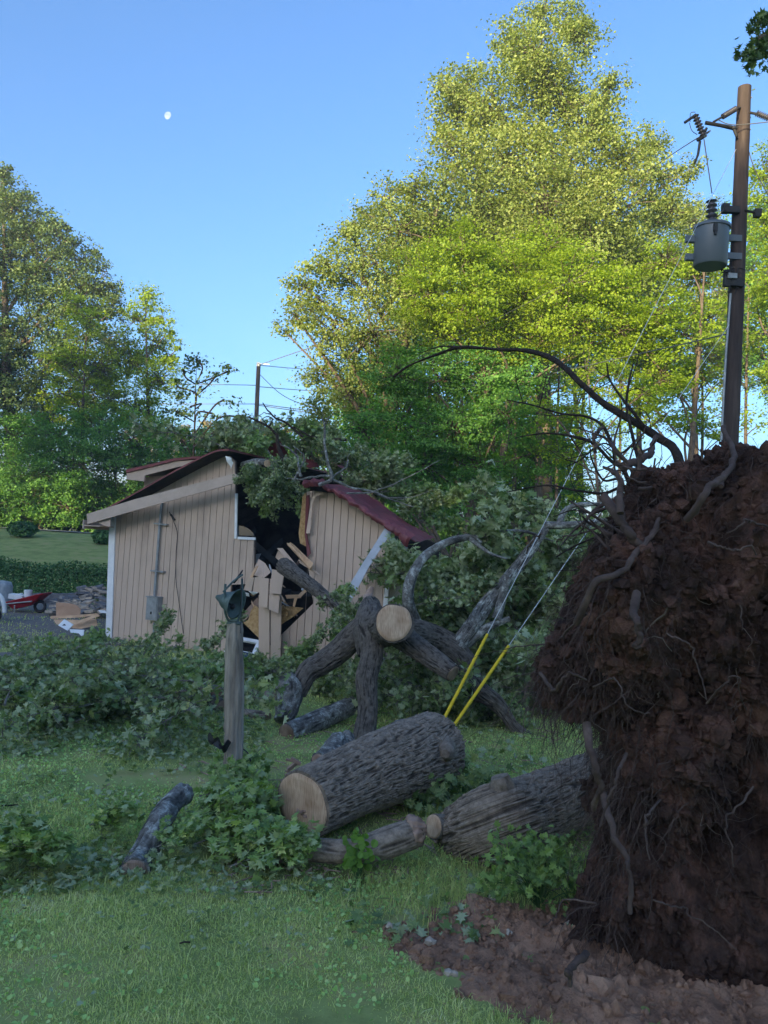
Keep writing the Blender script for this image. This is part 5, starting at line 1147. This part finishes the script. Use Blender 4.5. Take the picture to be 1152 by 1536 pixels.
    for pts, a, c in dead:
        sp = stem(pts, a, c, 40)
        for j in range(4):
            i = random.randint(12, 38); q = sp[i] + RNG.normal(0, .16, 3); t = MB(); tubes(t, spline([sp[i], (sp[i] + q) / 2 + RNG.normal(0, .03, 3), q], 7), np.linspace(.004, .0015, 7), 4); t.build('stem', M['darkwood'], root, org)
    # trunk
    T = [P(706, 1254, 5.98), P(722, 1247, 5.74), P(750, 1236, 5.6), P(790, 1222, 5.85), P(850, 1196, 6.15), P(910, 1172, 6.4), P(965, 1150, 6.55), P(1060, 1110, 6.6)]
    bark_log(root, 'trunk', T, [.262, .266, .268, .262, .250, .25, .27, .36], 'bark', 640, 560, (.028, 62, .16, .07), (None, None), org=org)
    t = MB(); sp = [P(758, 1205, 5.6), P(752, 1178, 5.58), P(748, 1165, 5.58)]; tubes(t, spline(sp, 14), np.linspace(.10, .055, 14), 30, disp=(.03, 18, .4, .02)); t.build('branch_stub', M['bark'], root, org, True)
    t = MB(); sp = [P(905, 1150, 5.5), P(915, 1110, 5.3), P(925, 1085, 5.2)]; tubes(t, spline(sp, 14), np.linspace(.02, .014, 14), 8); t.build('root', M['lichen'], root, org, True)
    return clods
clods = uprooted()
# soil crumbs and pale stones on the torn patch
def crumbs():
    n = 9000; x = RNG.uniform(-.4, 3.4, n); y = RNG.uniform(2.7, 5.2, n); e = edge_dist(x, y, soil_poly) + RNG.normal(0, .16, n); k = e > -.10; x, y = x[k], y[k]
    z = gzv(x, y) + soil_z(x, y) + .004; b = MB(); v, f = clods(np.stack([x, y, z], -1), RNG.gamma(1.3, .0075, len(x)) + .003, 0); b.add(v, f)
    tag(b.build('soil_crumbs', M['soil']), 'loose red brown soil crumbs covering the torn up patch', 'soil', kind='stuff')
    for i, (px, py, s, lab) in enumerate([(672, 1482, .035, 'largest pale stone on the torn soil left of the root plate'), (582, 1405, .022, 'small pale stone at the left tip of the soil patch'), (643, 1432, .03, 'upright tan stone on the left side of the soil patch'),
                                     (762, 1415, .022, 'pale stone near the upper edge of the soil patch'), (735, 1362, .025, 'flat pale stone where the soil patch meets the grass'), (852, 1402, .03, 'brown stone just left of the root plate foot')]):
        c = G(px, py); c[2] += .07 if i in (0, 2) else .06; b = MB(); v, f = clods(c[None], [s], 0); v2 = v; b.add(v, f)
        v, f = clods((c + [s * .8, 0, -s * .2])[None], [s * .7], 0); b.add(v, f)
        tag(b.build('rock', M['stone'], None, c), lab, 'stone')
crumbs()

# ================================================================== UTILITY POLE
def utility():
    Yp = 12.0; base = P(1094, 690, Yp); top = P(1117, 131, Yp); d = (top - base) / np.linalg.norm(top - base)
    g0 = base - d * ((base[2] - gz(base[0], base[1])) / d[2] + .05)
    root = empty('utility_pole', g0, 'tall brown wooden utility pole carrying the grey transformer', 'utility pole')
    b = MB(); n = 60; tubes(b, np.linspace(g0, top, n), np.linspace(.150, .098, n), 24, disp=(.012, 20, .05, .012)); b.build('post', M['pole'], root, g0, True)
    def part(name, m, fn, smoothf=True, parent=root):
        mb = MB(); fn(mb); return mb.build(name, M[m], parent, g0, smoothf)
    Yf = Yp - .2
    def insul(mb, a, c, r, n=9, disc_=True):
        L = np.linspace(0, 1, n * 4 + 1); pts = a[None] + (c - a)[None] * L[:, None]; rr_ = np.where((np.arange(n * 4 + 1) % 4) < 2, r, r * .55); tubes(mb, pts, rr_, 14)
    # bracket arm and dead-end insulators
    part('bracket', 'black', lambda m: (tubes(m, np.array([P(1058, 184, Yf), P(1080, 188, Yf), P(1104, 193, Yp)]), [.03, .028, .035], 10), tubes(m, np.array([P(1100, 190, Yp - .1), P(1105, 205, Yp - .1)]), [.03, .02], 8)))
    part('insulator', 'insul', lambda m: insul(m, P(1084, 175, Yf), P(1104, 163, Yf), .045))
    part('insulator', 'insul', lambda m: insul(m, P(1135, 170, Yf), P(1160, 180, Yf), .05))
    part('link', 'black', lambda m: (tubes(m, np.array([P(1084, 175, Yf), P(1070, 183, Yf)]), [.018, .018], 8), tubes(m, np.array([P(1104, 163, Yf), P(1112, 162, Yp)]), [.02, .02], 8), tubes(m, np.array([P(1120, 168, Yp), P(1135, 171, Yf)]), [.02, .02], 8)))
    # fuse cutout
    part('cutout', 'insul', lambda m: insul(m, P(1043, 174, Yf), P(1056, 206, Yf), .055, 7))
    part('cutout_arm', 'black', lambda m: (tubes(m, np.array([P(1027, 184, Yf), P(1044, 172, Yf)]), [.022, .022], 8), tubes(m, np.array([P(1046, 210, Yf), P(1054, 206, Yf)]), [.03, .03], 8), tubes(m, np.array([P(1050, 212, Yf), P(1047, 232, Yf), P(1042, 245, Yf)]), [.022, .02, .014], 8), tubes(m, np.array([P(1054, 206, Yf), P(1060, 192, Yf)]), [.02, .02], 8)))
    part('jumper', 'wire', lambda m: (tubes(m, spline([P(1035, 183, Yf), P(1036, 170, Yf), P(1043, 168, Yf)], 12), [.006] * 12, 5), tubes(m, spline([P(1034, 184, Yf), P(1038, 196, Yf), P(1046, 202, Yf)], 12), [.006] * 12, 5),
                                       tubes(m, spline([P(1078, 180, Yf), P(1092, 186, Yf), P(1112, 187, Yf), P(1160, 182, Yf)], 16), [.008] * 16, 5), tubes(m, np.array([P(1056, 209, Yf), P(1068, 290, Yf)]), [.009, .009], 5)))
    # transformer
    tr = empty('transformer', P(1065, 403, Yf), 'grey cylindrical transformer can hung on the left of the utility pole', 'transformer')
    to = P(1065, 403, Yf)
    a = P(1065, 400, Yf); c = P(1068, 343, Yf)
    mb = MB(); pts = np.array([a, a + (c - a) * .03, c - (c - a) * .04, c]); tubes(mb, pts, [.235, .25, .255, .255], 40); mb.build('tank', M['transf'], tr, to, True)
    mb = MB(); tubes(mb, np.array([c - (c - a) * .02, c + (c - a) * .05, c + (c - a) * .08]), [.275, .275, .22], 40); mb.build('lid', M['transf'], tr, to, True)
    mb = MB(); insul(mb, P(1068, 340, Yf), P(1067, 302, Yf), .085, 5); mb.build('bushing', M['insul'], tr, to, True)
    mb = MB(); mb.box(P(1062, 352, Yf) + [0, -.27, 0], (.05, .05, .12)); mb.box(P(1062, 360, Yf) + [0, -.27, 0], (.03, .04, .05)); mb.build('lid_clamp', M['black'], tr, to)
    for yy in (357, 384):
        mb = MB(); mb.box(P(1095, yy, Yf + .1), (.36, .05, .10)); mb.box(P(1036, yy + 2, Yf + .05), (.16, .08, .10)); mb.build('hanger', M['transf'], tr, to)
    part('hardware', 'black', lambda m: (m.box(P(1098, 315, Yp - .12), (.22, .08, .10)), m.box(P(1088, 313, Yp - .14), (.1, .1, .14)), m.box(P(1136, 320, Yp - .1), (.1, .1, .12)), tubes(m, np.array([P(1116, 315, Yp - .1), P(1136, 320, Yp - .1)]), [.02, .02], 6),
                                          tubes(m, np.array([P(1070, 330, Yf), P(1090, 313, Yf)]), [.008, .008], 5)), False)
    def clutter(m):
        r = random.Random(5)
        for k in range(26):
            p0 = P(1098 + r.uniform(-14, 12), 418 + r.uniform(-12, 16), Yp - .14 + r.uniform(-.06, .04)); q0 = p0 + np.array([r.uniform(-.14, .14), r.uniform(-.04, .04), r.uniform(-.12, .12)])
            tubes(m, spline([p0, (p0 + q0) / 2 + [r.uniform(-.06, .06), 0, .05], q0], 7), [.009] * 7, 5)
        m.box(P(1100, 424, Yp - .14), (.3, .1, .12)); m.box(P(1090, 412, Yp - .14), (.08, .08, .14))
    part('secondary_rack', 'black', clutter, False)
    part('secondary_rack', 'zinc', lambda m: m.box(P(1098, 414, Yp - .2), (.14, .06, .08)), False)
    part('ground_wire', 'zinc', lambda m: tubes(m, np.array([P(1096, 440, Yp - .12), P(1089, 530, Yp - .13), P(1085, 600, Yp - .15), P(1082, 660, Yp - .17)]), [.018] * 4, 6))
    for x, y in ((1126, 148), (1124, 178), (1124, 196)): part('bolt', 'zinc', lambda m: tubes(m, np.array([P(x - 3, y, Yp), P(x + 2, y - 2, Yp)]), [.012, .012], 6))
    # guy wires with yellow guards
    def guy(pts, gp, label, lab2):
        r0 = empty('guy_wire', gp[0], label, 'guy wire'); mb = MB(); tubes(mb, np.array(pts), [.0042] * len(pts), 6); mb.build('strand', M['guy'], r0, gp[0])
        mb = MB(); a, c = gp; tubes(mb, np.linspace(a, c, 6), [.019, .018, .018, .018, .018, .016], 12); o = mb.build('guard', M['yellow'], r0, gp[0], True)
    a = P(664, 1082, 8.15); t1 = P(1104, 224, 11.85); f = (P(731, 948, 8.6))
    def on(a, t, px):                               # point on the straight line a-t whose picture x is px
        lo, hi = 0., 1.
        for _ in range(40):
            m_ = (lo + hi) / 2; q = a + (t - a) * m_; l = MRn.T @ (q - CAM); x = CX + F * l[0] / -l[2]
            if x < px: lo = m_
            else: hi = m_
        return q
    guy([a + (a - t1) * .03, a, t1], (a, on(a, t1, 731)), 'left guy wire with its yellow guard ending behind the largest trunk section', '')
    a2 = P(679, 1091, 8.1); t2 = P(1094, 487, 11.85)
    guy([a2 + (a2 - t2) * .03, a2, t2], (a2, on(a2, t2, 763)), 'right guy wire with its yellow guard leaning lower than its neighbour', '')
    def wire(pts, label, r=.008, grp=None):
        mb = MB(); sp = spline([P(*p) for p in pts], 40); tubes(mb, sp, [r] * 40, 5); tag(mb.build('power_line', M['wire'], None, sp[0]), label, 'wire', grp)
    wire([(1056, 205, Yf), (1035, 214, 14), (900, 300, 30), (700, 420, 60), (455, 540, 110)], 'thin power line running from the cutout on the near pole down towards the far pole', .010)
    wire([(1104, 224, Yf), (1066, 296, 11.7), (1040, 350, 11.4), (985, 440, 11)], 'dark service wire crossing in front of the transformer') if False else None
    wire([(1118, 208, Yp), (1135, 260, 12), (1180, 340, 12)], 'dark wire dropping right from the top of the near pole')
    wire([(1095, 500, Yp), (1030, 515, 14), (940, 535, 18), (830, 560, 24)], 'drooping service cable running left from the near pole in front of the wood', .012)
    wire([(610, 545, 18), (700, 500, 17), (800, 450, 16), (1095, 300, Yp)], 'thin cable crossing the wood above the arching stem', .004)
utility()
def far_pole():
    Y = 70.; top = P(388, 545, Y); bot = P(384, 700, Y); g = np.array([bot[0], Y, gz(bot[0], Y)])
    root = empty('utility_pole', g, 'small far utility pole standing against the pale sky beyond the shed ridge', 'utility pole')
    mb = MB(); tubes(mb, np.linspace(g, top, 8), np.linspace(.24, .19, 8), 12); mb.build('post', M['pole'], root, g, True)
    mb = MB(); mb.box(top + [.0, -.2, -.15], (.25, .2, .35)); mb.box(top + [.55, -.25, -.1], (1.0, .08, .08)); mb.build('bracket', M['zinc'], root, g)
    for k, pts in enumerate([[(390, 547, Y), (440, 530, 60), (500, 510, 50)], [(390, 548, Y), (450, 553, 80), (520, 555, 90)], [(388, 560, Y), (420, 590, 72), (450, 605, 74), (480, 612, 75)], [(388, 578, Y), (340, 577, 80), (250, 576, 90)], [(388, 580, Y), (450, 585, 75), (520, 588, 80)],
                             [(388, 606, Y), (330, 606, 80), (240, 606, 90)], [(388, 606, Y), (450, 614, 68), (520, 622, 66)], [(388, 608, Y), (450, 617, 68), (520, 626, 66)]]):
        b = MB(); sp = spline([P(*p) for p in pts], 20); tubes(b, sp, [.035] * 20, 4); tag(b.build('power_line', M['wire'], None, sp[0]), 'thin wire strung from the far pole across the pale sky', 'wire', 'wires of the far pole')
far_pole()

# overhead oak branch entering at the top right
def overhead():
    Y = 8.0; base = np.array([8.2, 9.5, gz(8.2, 9.5)])
    root = empty('overhanging_tree', base, 'dark tree outside the right edge whose leafy twig hangs into the top right corner', 'tree')
    b = MB(); p = [base, base + [0, 0, 4], base + [-.3, -.2, 9.5]]; tubes(b, spline(p, 24), np.linspace(.3, .14, 24), 14)
    c = P(1165, 60, Y); sp = spline([base + [-.2, -.1, 7.0], (base + [-.2, -.1, 7.0] + c) / 2 + [0, 0, .5], c, P(1140, 65, Y)], 24); tubes(b, sp, np.linspace(.08, .008, 24), 8)
    fb = MB()
    for (x, y, r, n) in [(1140, 35, 12, 34), (1148, 60, 14, 46), (1118, 78, 11, 26), (1130, 95, 12, 30), (1108, 82, 7, 8), (1152, 25, 10, 30), (1175, 60, 30, 160), (1122, 45, 4, 3), (1135, 75, 12, 26)]:
        q = P(x, y, Y); L = q + RNG.normal(0, r / F * Y * .62, (n, 3)); leaves(fb, L, .085, 'lobed', .7, norm=np.array([.2, -.7, .5])); tubes(b, np.array([P(1150, 60, Y), (q + P(1150, 60, Y)) / 2, q]), [.008, .005, .003], 5)
    for (x, y, z, r, n) in [(7.2, 9.0, 9, 1.6, 900), (8.8, 10, 10.5, 1.8, 1200)]: leaves(fb, np.array([x, y, z]) + RNG.normal(0, r * .5, (n, 3)), .12, 'lobed', .7)
    b.build('trunk', M['treebark'], root, base, True); fb.build('crown', M['leaf_oak'], root, base)
overhead()

# ================================================================== BELL POST
def bell_post():
    Y = 6.75; base = P(350, 1195, Y); base[2] = gz(base[0], Y) - .05; top = P(352, 934, Y)
    root = empty('bell_post', base, 'weathered grey wooden post with a leaning top that carries the old bell', 'post')
    b = MB(); n = 90; sp = spline([base, P(350, 1100, Y), P(351, 1010, Y), top], n); tubes(b, sp, np.interp(np.linspace(0, 1, n), [0, .3, .6, .9, 1], [.074, .070, .078, .068, .056]), 60, disp=(.030, 44, .05, .03)); b.build('post', M['oldpost'], root, base, True)
    # curled dark bark strip hanging on the post
    b = MB(); V = []
    pts = spline([P(311, 1109, Y - .03), P(322, 1112, Y - .12), P(333, 1122, Y - .16), P(345, 1118, Y - .12)], 24)
    for k, p in enumerate(pts): V += [p + [0, 0, .035 + .02 * math.sin(k * .7)], p + [0, .03, -.02 - .03 * math.sin(k * .45)], p + [0.01, -.02, -.035 * math.sin(k * .2)]]
    V = np.array(V); b.add(np.vstack([V, V + [0, .006, .004]]), [[3 * k + j, 3 * k + j + 1, 3 * k + j + 4, 3 * k + j + 3] for k in range(23) for j in (0, 1)] + [[72 + 3 * k + j + 3, 72 + 3 * k + j + 4, 72 + 3 * k + j + 1, 72 + 3 * k + j] for k in range(23) for j in (0, 1)])
    tubes(b, spline([P(362, 1122, Y), P(372, 1130, Y), P(376, 1142, Y - .05)], 10), [.006] * 10, 5)
    b.build('bark_strip', M['black'], root, base)
    bl = empty('bell', top, 'old green iron farm bell tipped sideways in its yoke on top of the post', 'bell')
    # bell of revolution: axis from crown (upper right) to mouth (lower left seen edge on)
    crown = P(366, 876, Y - .02); mouth = P(338, 905, Y - .06)
    ax = np.array([.86, -.34, -.20]); ax = ax / np.linalg.norm(ax)
    c0 = P(324, 895, Y + .02)
    prof = [(0, .0), (.016, .004), (.024, .02), (.036, .05), (.056, .075), (.074, .10), (.086, .14), (.104, .18), (.132, .212), (.137, .222), (.122, .216), (.092, .18), (.076, .14), (.066, .11), (.0, .09)]
    zq = np.array(Vector(ax).to_track_quat('Z', 'Y').to_matrix()); kk = 44; ph = np.linspace(0, 2 * math.pi, kk, endpoint=False)
    V = np.concatenate([np.stack([np.cos(ph) * r, np.sin(ph) * r, ph * 0 + z], -1) for r, z in prof]) @ zq.T + c0
    idx = np.arange(len(prof) * kk).reshape(-1, kk); j2 = np.roll(idx, -1, 1); b = MB(); b.add(V, np.stack([idx[:-1], j2[:-1], j2[1:], idx[1:]], -1).reshape(-1, 4)); b.build('bell_body', M['bell'], bl, top, True)
    b = MB(); tubes(b, np.array([c0 + ax * .09, c0 + ax * .17 + [0, 0, -.03]]), [.008, .008], 8); tubes(b, np.array([c0 + ax * .16 + [0, 0, -.03], c0 + ax * .175 + [0, 0, -.033], c0 + ax * .19 + [0, 0, -.036], c0 + ax * .20 + [0, 0, -.04]]), [.010, .026, .026, .01], 12); b.build('clapper', M['black'], bl, top, True)
    # yoke: curved cradle arms
    b = MB()
    tubes(b, spline([P(338, 876, Y - .1), P(337, 900, Y - .10), P(338, 920, Y - .08), P(344, 932, Y - .04), P(352, 936, Y)], 24), [.011] * 24, 10)
    tubes(b, spline([P(363, 868, Y), P(363, 890, Y), P(361, 915, Y), P(357, 930, Y), P(351, 936, Y)], 24), [.010] * 24, 10)
    tubes(b, spline([P(335, 888, Y - .12), P(350, 872, Y - .04), P(364, 862, Y + .02)], 12), [.009] * 12, 10)
    b.box(P(352, 934, Y), (.11, .11, .018), (0, .05, 0)); tubes(b, np.array([P(344, 931, Y - .04), P(356, 931, Y - .06)]), [.012, .012], 8)
    b.build('yoke', M['bell'], bl, top, True)
    b = MB(); tubes(b, spline([P(350, 874, Y + .02), P(357, 866, Y + .02), P(364, 855, Y + .03)], 10), [.012, .013, .012, .012, .011, .010, .010, .008, .007, .005], 10)
    tubes(b, spline([P(363, 866, Y - .03), P(362, 900, Y - .08), P(361, 950, Y - .12)], 10), [.004] * 10, 5)
    b.build('lever', M['black'], bl, top, True)
bell_post()

# ================================================================== YARD DEBRIS AT LEFT
def yard():
    # wheelbarrow
    def g(px, py, Y, z=None):
        p = P(px, py, Y); return p if z is None else np.array([p[0], p[1], gz(p[0], p[1]) + z])
    Y = 19.5; o = g(30, 915, Y, 0)
    root = empty('wheelbarrow', o, 'red tray wheelbarrow standing loaded on the gravel at the left edge', 'wheelbarrow')
    b = MB(); tl, tr_ = P(8, 904, Y), P(62, 891, Y); W = np.array([0, .62, 0])
    top = [tl, tr_, tr_ + W, tl + W]; bot = [P(17, 914, Y) + [0, .12, 0], P(42, 908, Y) + [0, .12, 0], P(42, 908, Y) + [0, .5, 0], P(17, 914, Y) + [0, .5, 0]]
    for i in range(4):
        j = (i + 1) % 4; n = np.cross(bot[j] - bot[i], top[i] - bot[i]); n /= np.linalg.norm(n); b.prism([bot[i], bot[j], top[j], top[i]], n * .012)
    b.prism(bot, np.array([0, 0, .012]))
    for i in range(4): tubes(b, np.array([top[i], top[(i + 1) % 4]]), [.018, .018], 6)
    b.build('tray', M['redpaint'], root, o)
    b = MB(); tubes(b, np.array([P(22, 908, Y - .03), P(21, 925, Y - .03)]), [.016, .016], 6); tubes(b, np.array([P(10, 910, Y), P(10, 926, Y)]), [.016, .016], 6); tubes(b, np.array([P(-14, 908, Y), P(48, 902, Y)]), [.02, .02], 6); b.build('leg', M['zinc'], root, o)
    wc = P(52, 912, Y) + [0, .3, 0]; wc[2] = gz(wc[0], wc[1]) + .17; b = MB(); t = np.linspace(0, 2 * math.pi, 22); tubes(b, wc + np.stack([np.cos(t) * .13, 0 * t, np.sin(t) * .13], -1), [.04] * 22, 8); b.build('wheel', M['black'], root, o, True)
    b = MB(); p = P(42, 889, Y + .3); tubes(b, np.array([p - [0, 0, .13], p + [0, 0, .07]]), [.09, .10], 16); tag(b.build('bucket', M['white'], None, p, True), 'white bucket riding in the red wheelbarrow', 'bucket')
    b = MB(); b.box(P(26, 895, Y + .3), (.34, .3, .12), (0, .1, .1)); tubes(b, np.array([P(15, 893, Y + .3), P(34, 890, Y + .3)]), [.012, .012], 5); tag(b.build('crate', M['white'], None, P(26, 895, Y + .3)), 'pale plastic crate lying in the red wheelbarrow tray', 'crate')
    # grey covered heap
    c = P(0, 886, 20.3); b = MB(); n = 40; th = np.linspace(0, 2 * math.pi, n, endpoint=False); V = []
    for s, h in ((1, -.35), (.95, -.1), (.85, .12), (.7, .22), (.35, .25), (.02, .25)):
        q = np.stack([np.cos(th) * .34 * s, np.sin(th) * .34 * s, 0 * th + h], -1); V.append(q * (1 + (fbm(q * 6 + 4, 3)[:, None] - .5) * .35) + c)
    V = np.vstack(V); idx = np.arange(6 * n).reshape(6, n); j2 = np.roll(idx, -1, 1); b.add(V, np.stack([idx[:-1], j2[:-1], j2[1:], idx[1:]], -1).reshape(-1, 4))
    b2 = b.build('covered_heap', M['tarp'], None, c, True); tag(b2, 'grey crumpled tarp heap behind the wheelbarrow at the left edge', 'tarp')
    # white and black mower edge
    c = P(-8, 915, 17.5); c[2] = gz(c[0], c[1]); rt = empty('mower', c, 'white and dark mower mostly cut off by the left edge', 'mower'); b = MB(); t = np.linspace(.0, 2.9, 16)
    tubes(b, c + np.stack([np.cos(t) * .22 , 0 * t, .22 + np.sin(t) * .42], -1), [.05] * 16, 8); b.box(c + [-.25, 0, .38], (.5, .5, .3)); b.build('body', M['white'], rt, c, True)
    b = MB(); t = np.linspace(0, 2 * math.pi, 22); tubes(b, c + [.05, -.1, .16] + np.stack([np.cos(t) * .12, 0 * t, np.sin(t) * .12], -1), [.05] * 22, 8); b.build('wheel', M['black'], rt, c, True)
    # retaining wall of stacked stone
    r = random.Random(3)
    c = P(60, 895, 22.); rt = None
    b = MB()
    for k in range(9):
        x = 48 + k * 10
        for j in range(2):
            q = P(x + r.uniform(-3, 3), 905 - j * 10, 22.3); b.box(q, (.32, .3, .18), (r.uniform(-.05, .05), r.uniform(-.05, .05), r.uniform(-.2, .2)))
    tag(b.build('stone_wall', M['slate'], None, c), 'low dark block wall between the hedge and the wheelbarrow', 'wall')
    # rubble pile
    k = 0
    cc = P(112, 895, 20.5); pcs = []
    for i in range(90):
        t = r.random(); x = 78 + t * 84; ytop = 903 - 22 * min(1, t * 1.6); y = r.uniform(ytop, 918); Y = 19.2 + (918 - y) * .05
        pcs.append((x, y, Y))
    for i, (x, y, Y) in enumerate(pcs):
        q = P(x, y, Y); b = MB(); s = r.uniform(.10, .26); b.box(q, (s * 1.5, s, s * .28), (r.uniform(-.35, .35), r.uniform(-.35, .35), r.uniform(0, 3)))
        o = b.build('flagstone', M['stone'] if r.random() < .6 else M['slate'], None, q); tag(o, 'flat broken stone piled up left of the shed corner', 'stone', 'broken flat stones piled beside the shed')
    debris2 = [('board', 'upright tan hardboard panel with a rounded corner in front of the rubble', [(84, 904), (105, 905), (115, 908), (121, 914), (120, 922), (84, 924)], 17.6, 'hardboard', .02),
               ('plank', 'long fresh plank lying across the scrap below the tan panel', [(76, 924), (110, 923), (146, 920), (148, 923), (112, 927), (76, 928)], 17.3, 'lumber', .05),
               ('plywood_sheet', 'sheet of splintered plywood leaning under the long plank', [(80, 929), (120, 930), (144, 928), (146, 938), (118, 944), (84, 936)], 17.0, 'lumber', .02),
               ('plank', 'short broken board crossing the plywood at an angle', [(108, 934), (146, 921), (150, 924), (112, 937)], 16.8, 'lumber', .04),
               ('plastic_sheet', 'white square panel with dark slots tossed on the brush pile', [(96, 929), (110, 937), (101, 946), (87, 938)], 15.6, 'white', .03),
               ('white_tray', 'pale blue grey tray lying below the white panel', [(104, 944), (126, 945), (125, 953), (122, 954), (118, 950), (106, 949)], 15.4, 'whitetrim', .03),
               ('plastic_sheet', 'narrow white strip resting on the rubble near the shed corner', [(147, 915), (158, 916), (160, 920), (150, 919)], 17.0, 'white', .02)]
    for nm, lab, poly, Y, mk, th in debris2:
        c = P(*poly[0], Y); b = MB(); p3 = [P(x, y, Y + (930 - y) * .012) for x, y in poly]; b.prism(p3[::-1], np.array([0, th, 0])); o = b.build(nm, M[mk], None, c); tag(o, lab, nm.replace('_', ' '))
        if nm == 'plastic_sheet' and poly[0][0] == 96:
            s = MB(); s.prism([P(96, 936, Y - .1), P(99, 938, Y - .1), P(96, 942, Y - .1), P(92, 939, Y - .1)][::-1], np.array([0, .02, 0])); s.build('slot', M['black'], o, c); o.location = c
    for i, (x, y) in enumerate([(18, 962), (24, 968), (2, 966), (163, 972), (150, 990)]):
        q = P(x, y, 13); b = MB(); b.box(q, (.1, .05, .03), (.3, .4, i)); tag(b.build('white_scrap', M['white'], None, q), 'small white scrap caught in the brush pile', 'scrap', 'white scraps in the brush pile')
yard()

# ================================================================== AIR
def haze():  # volume added for the blue veil that lens flare lays over the view
    b = MB(); x0, x1, y0, y1 = -700., 700., -130., 760.; z0, z1 = -1.6, 40.
    b.quadbox([(x0, y0, z0), (x1, y0, z0), (x1, y1, z0), (x0, y1, z0), (x0, y0, z1), (x1, y0, z1), (x1, y1, z1), (x0, y1, z1)])
    m, ns, ln = mat('haze_air'); v = N_(ns, 'ShaderNodeVolumePrincipled'); v.inputs['Color'].default_value = (.80, .88, 1.0, 1); v.inputs['Density'].default_value = .0009; v.inputs['Anisotropy'].default_value = 0.0
    o = N_(ns, 'ShaderNodeOutputMaterial'); ln.new(v.outputs[0], o.inputs['Volume'])
    tag(b.build('haze', m), 'thin blue haze added over the yard in place of lens flare', 'haze', kind='stuff')
haze()
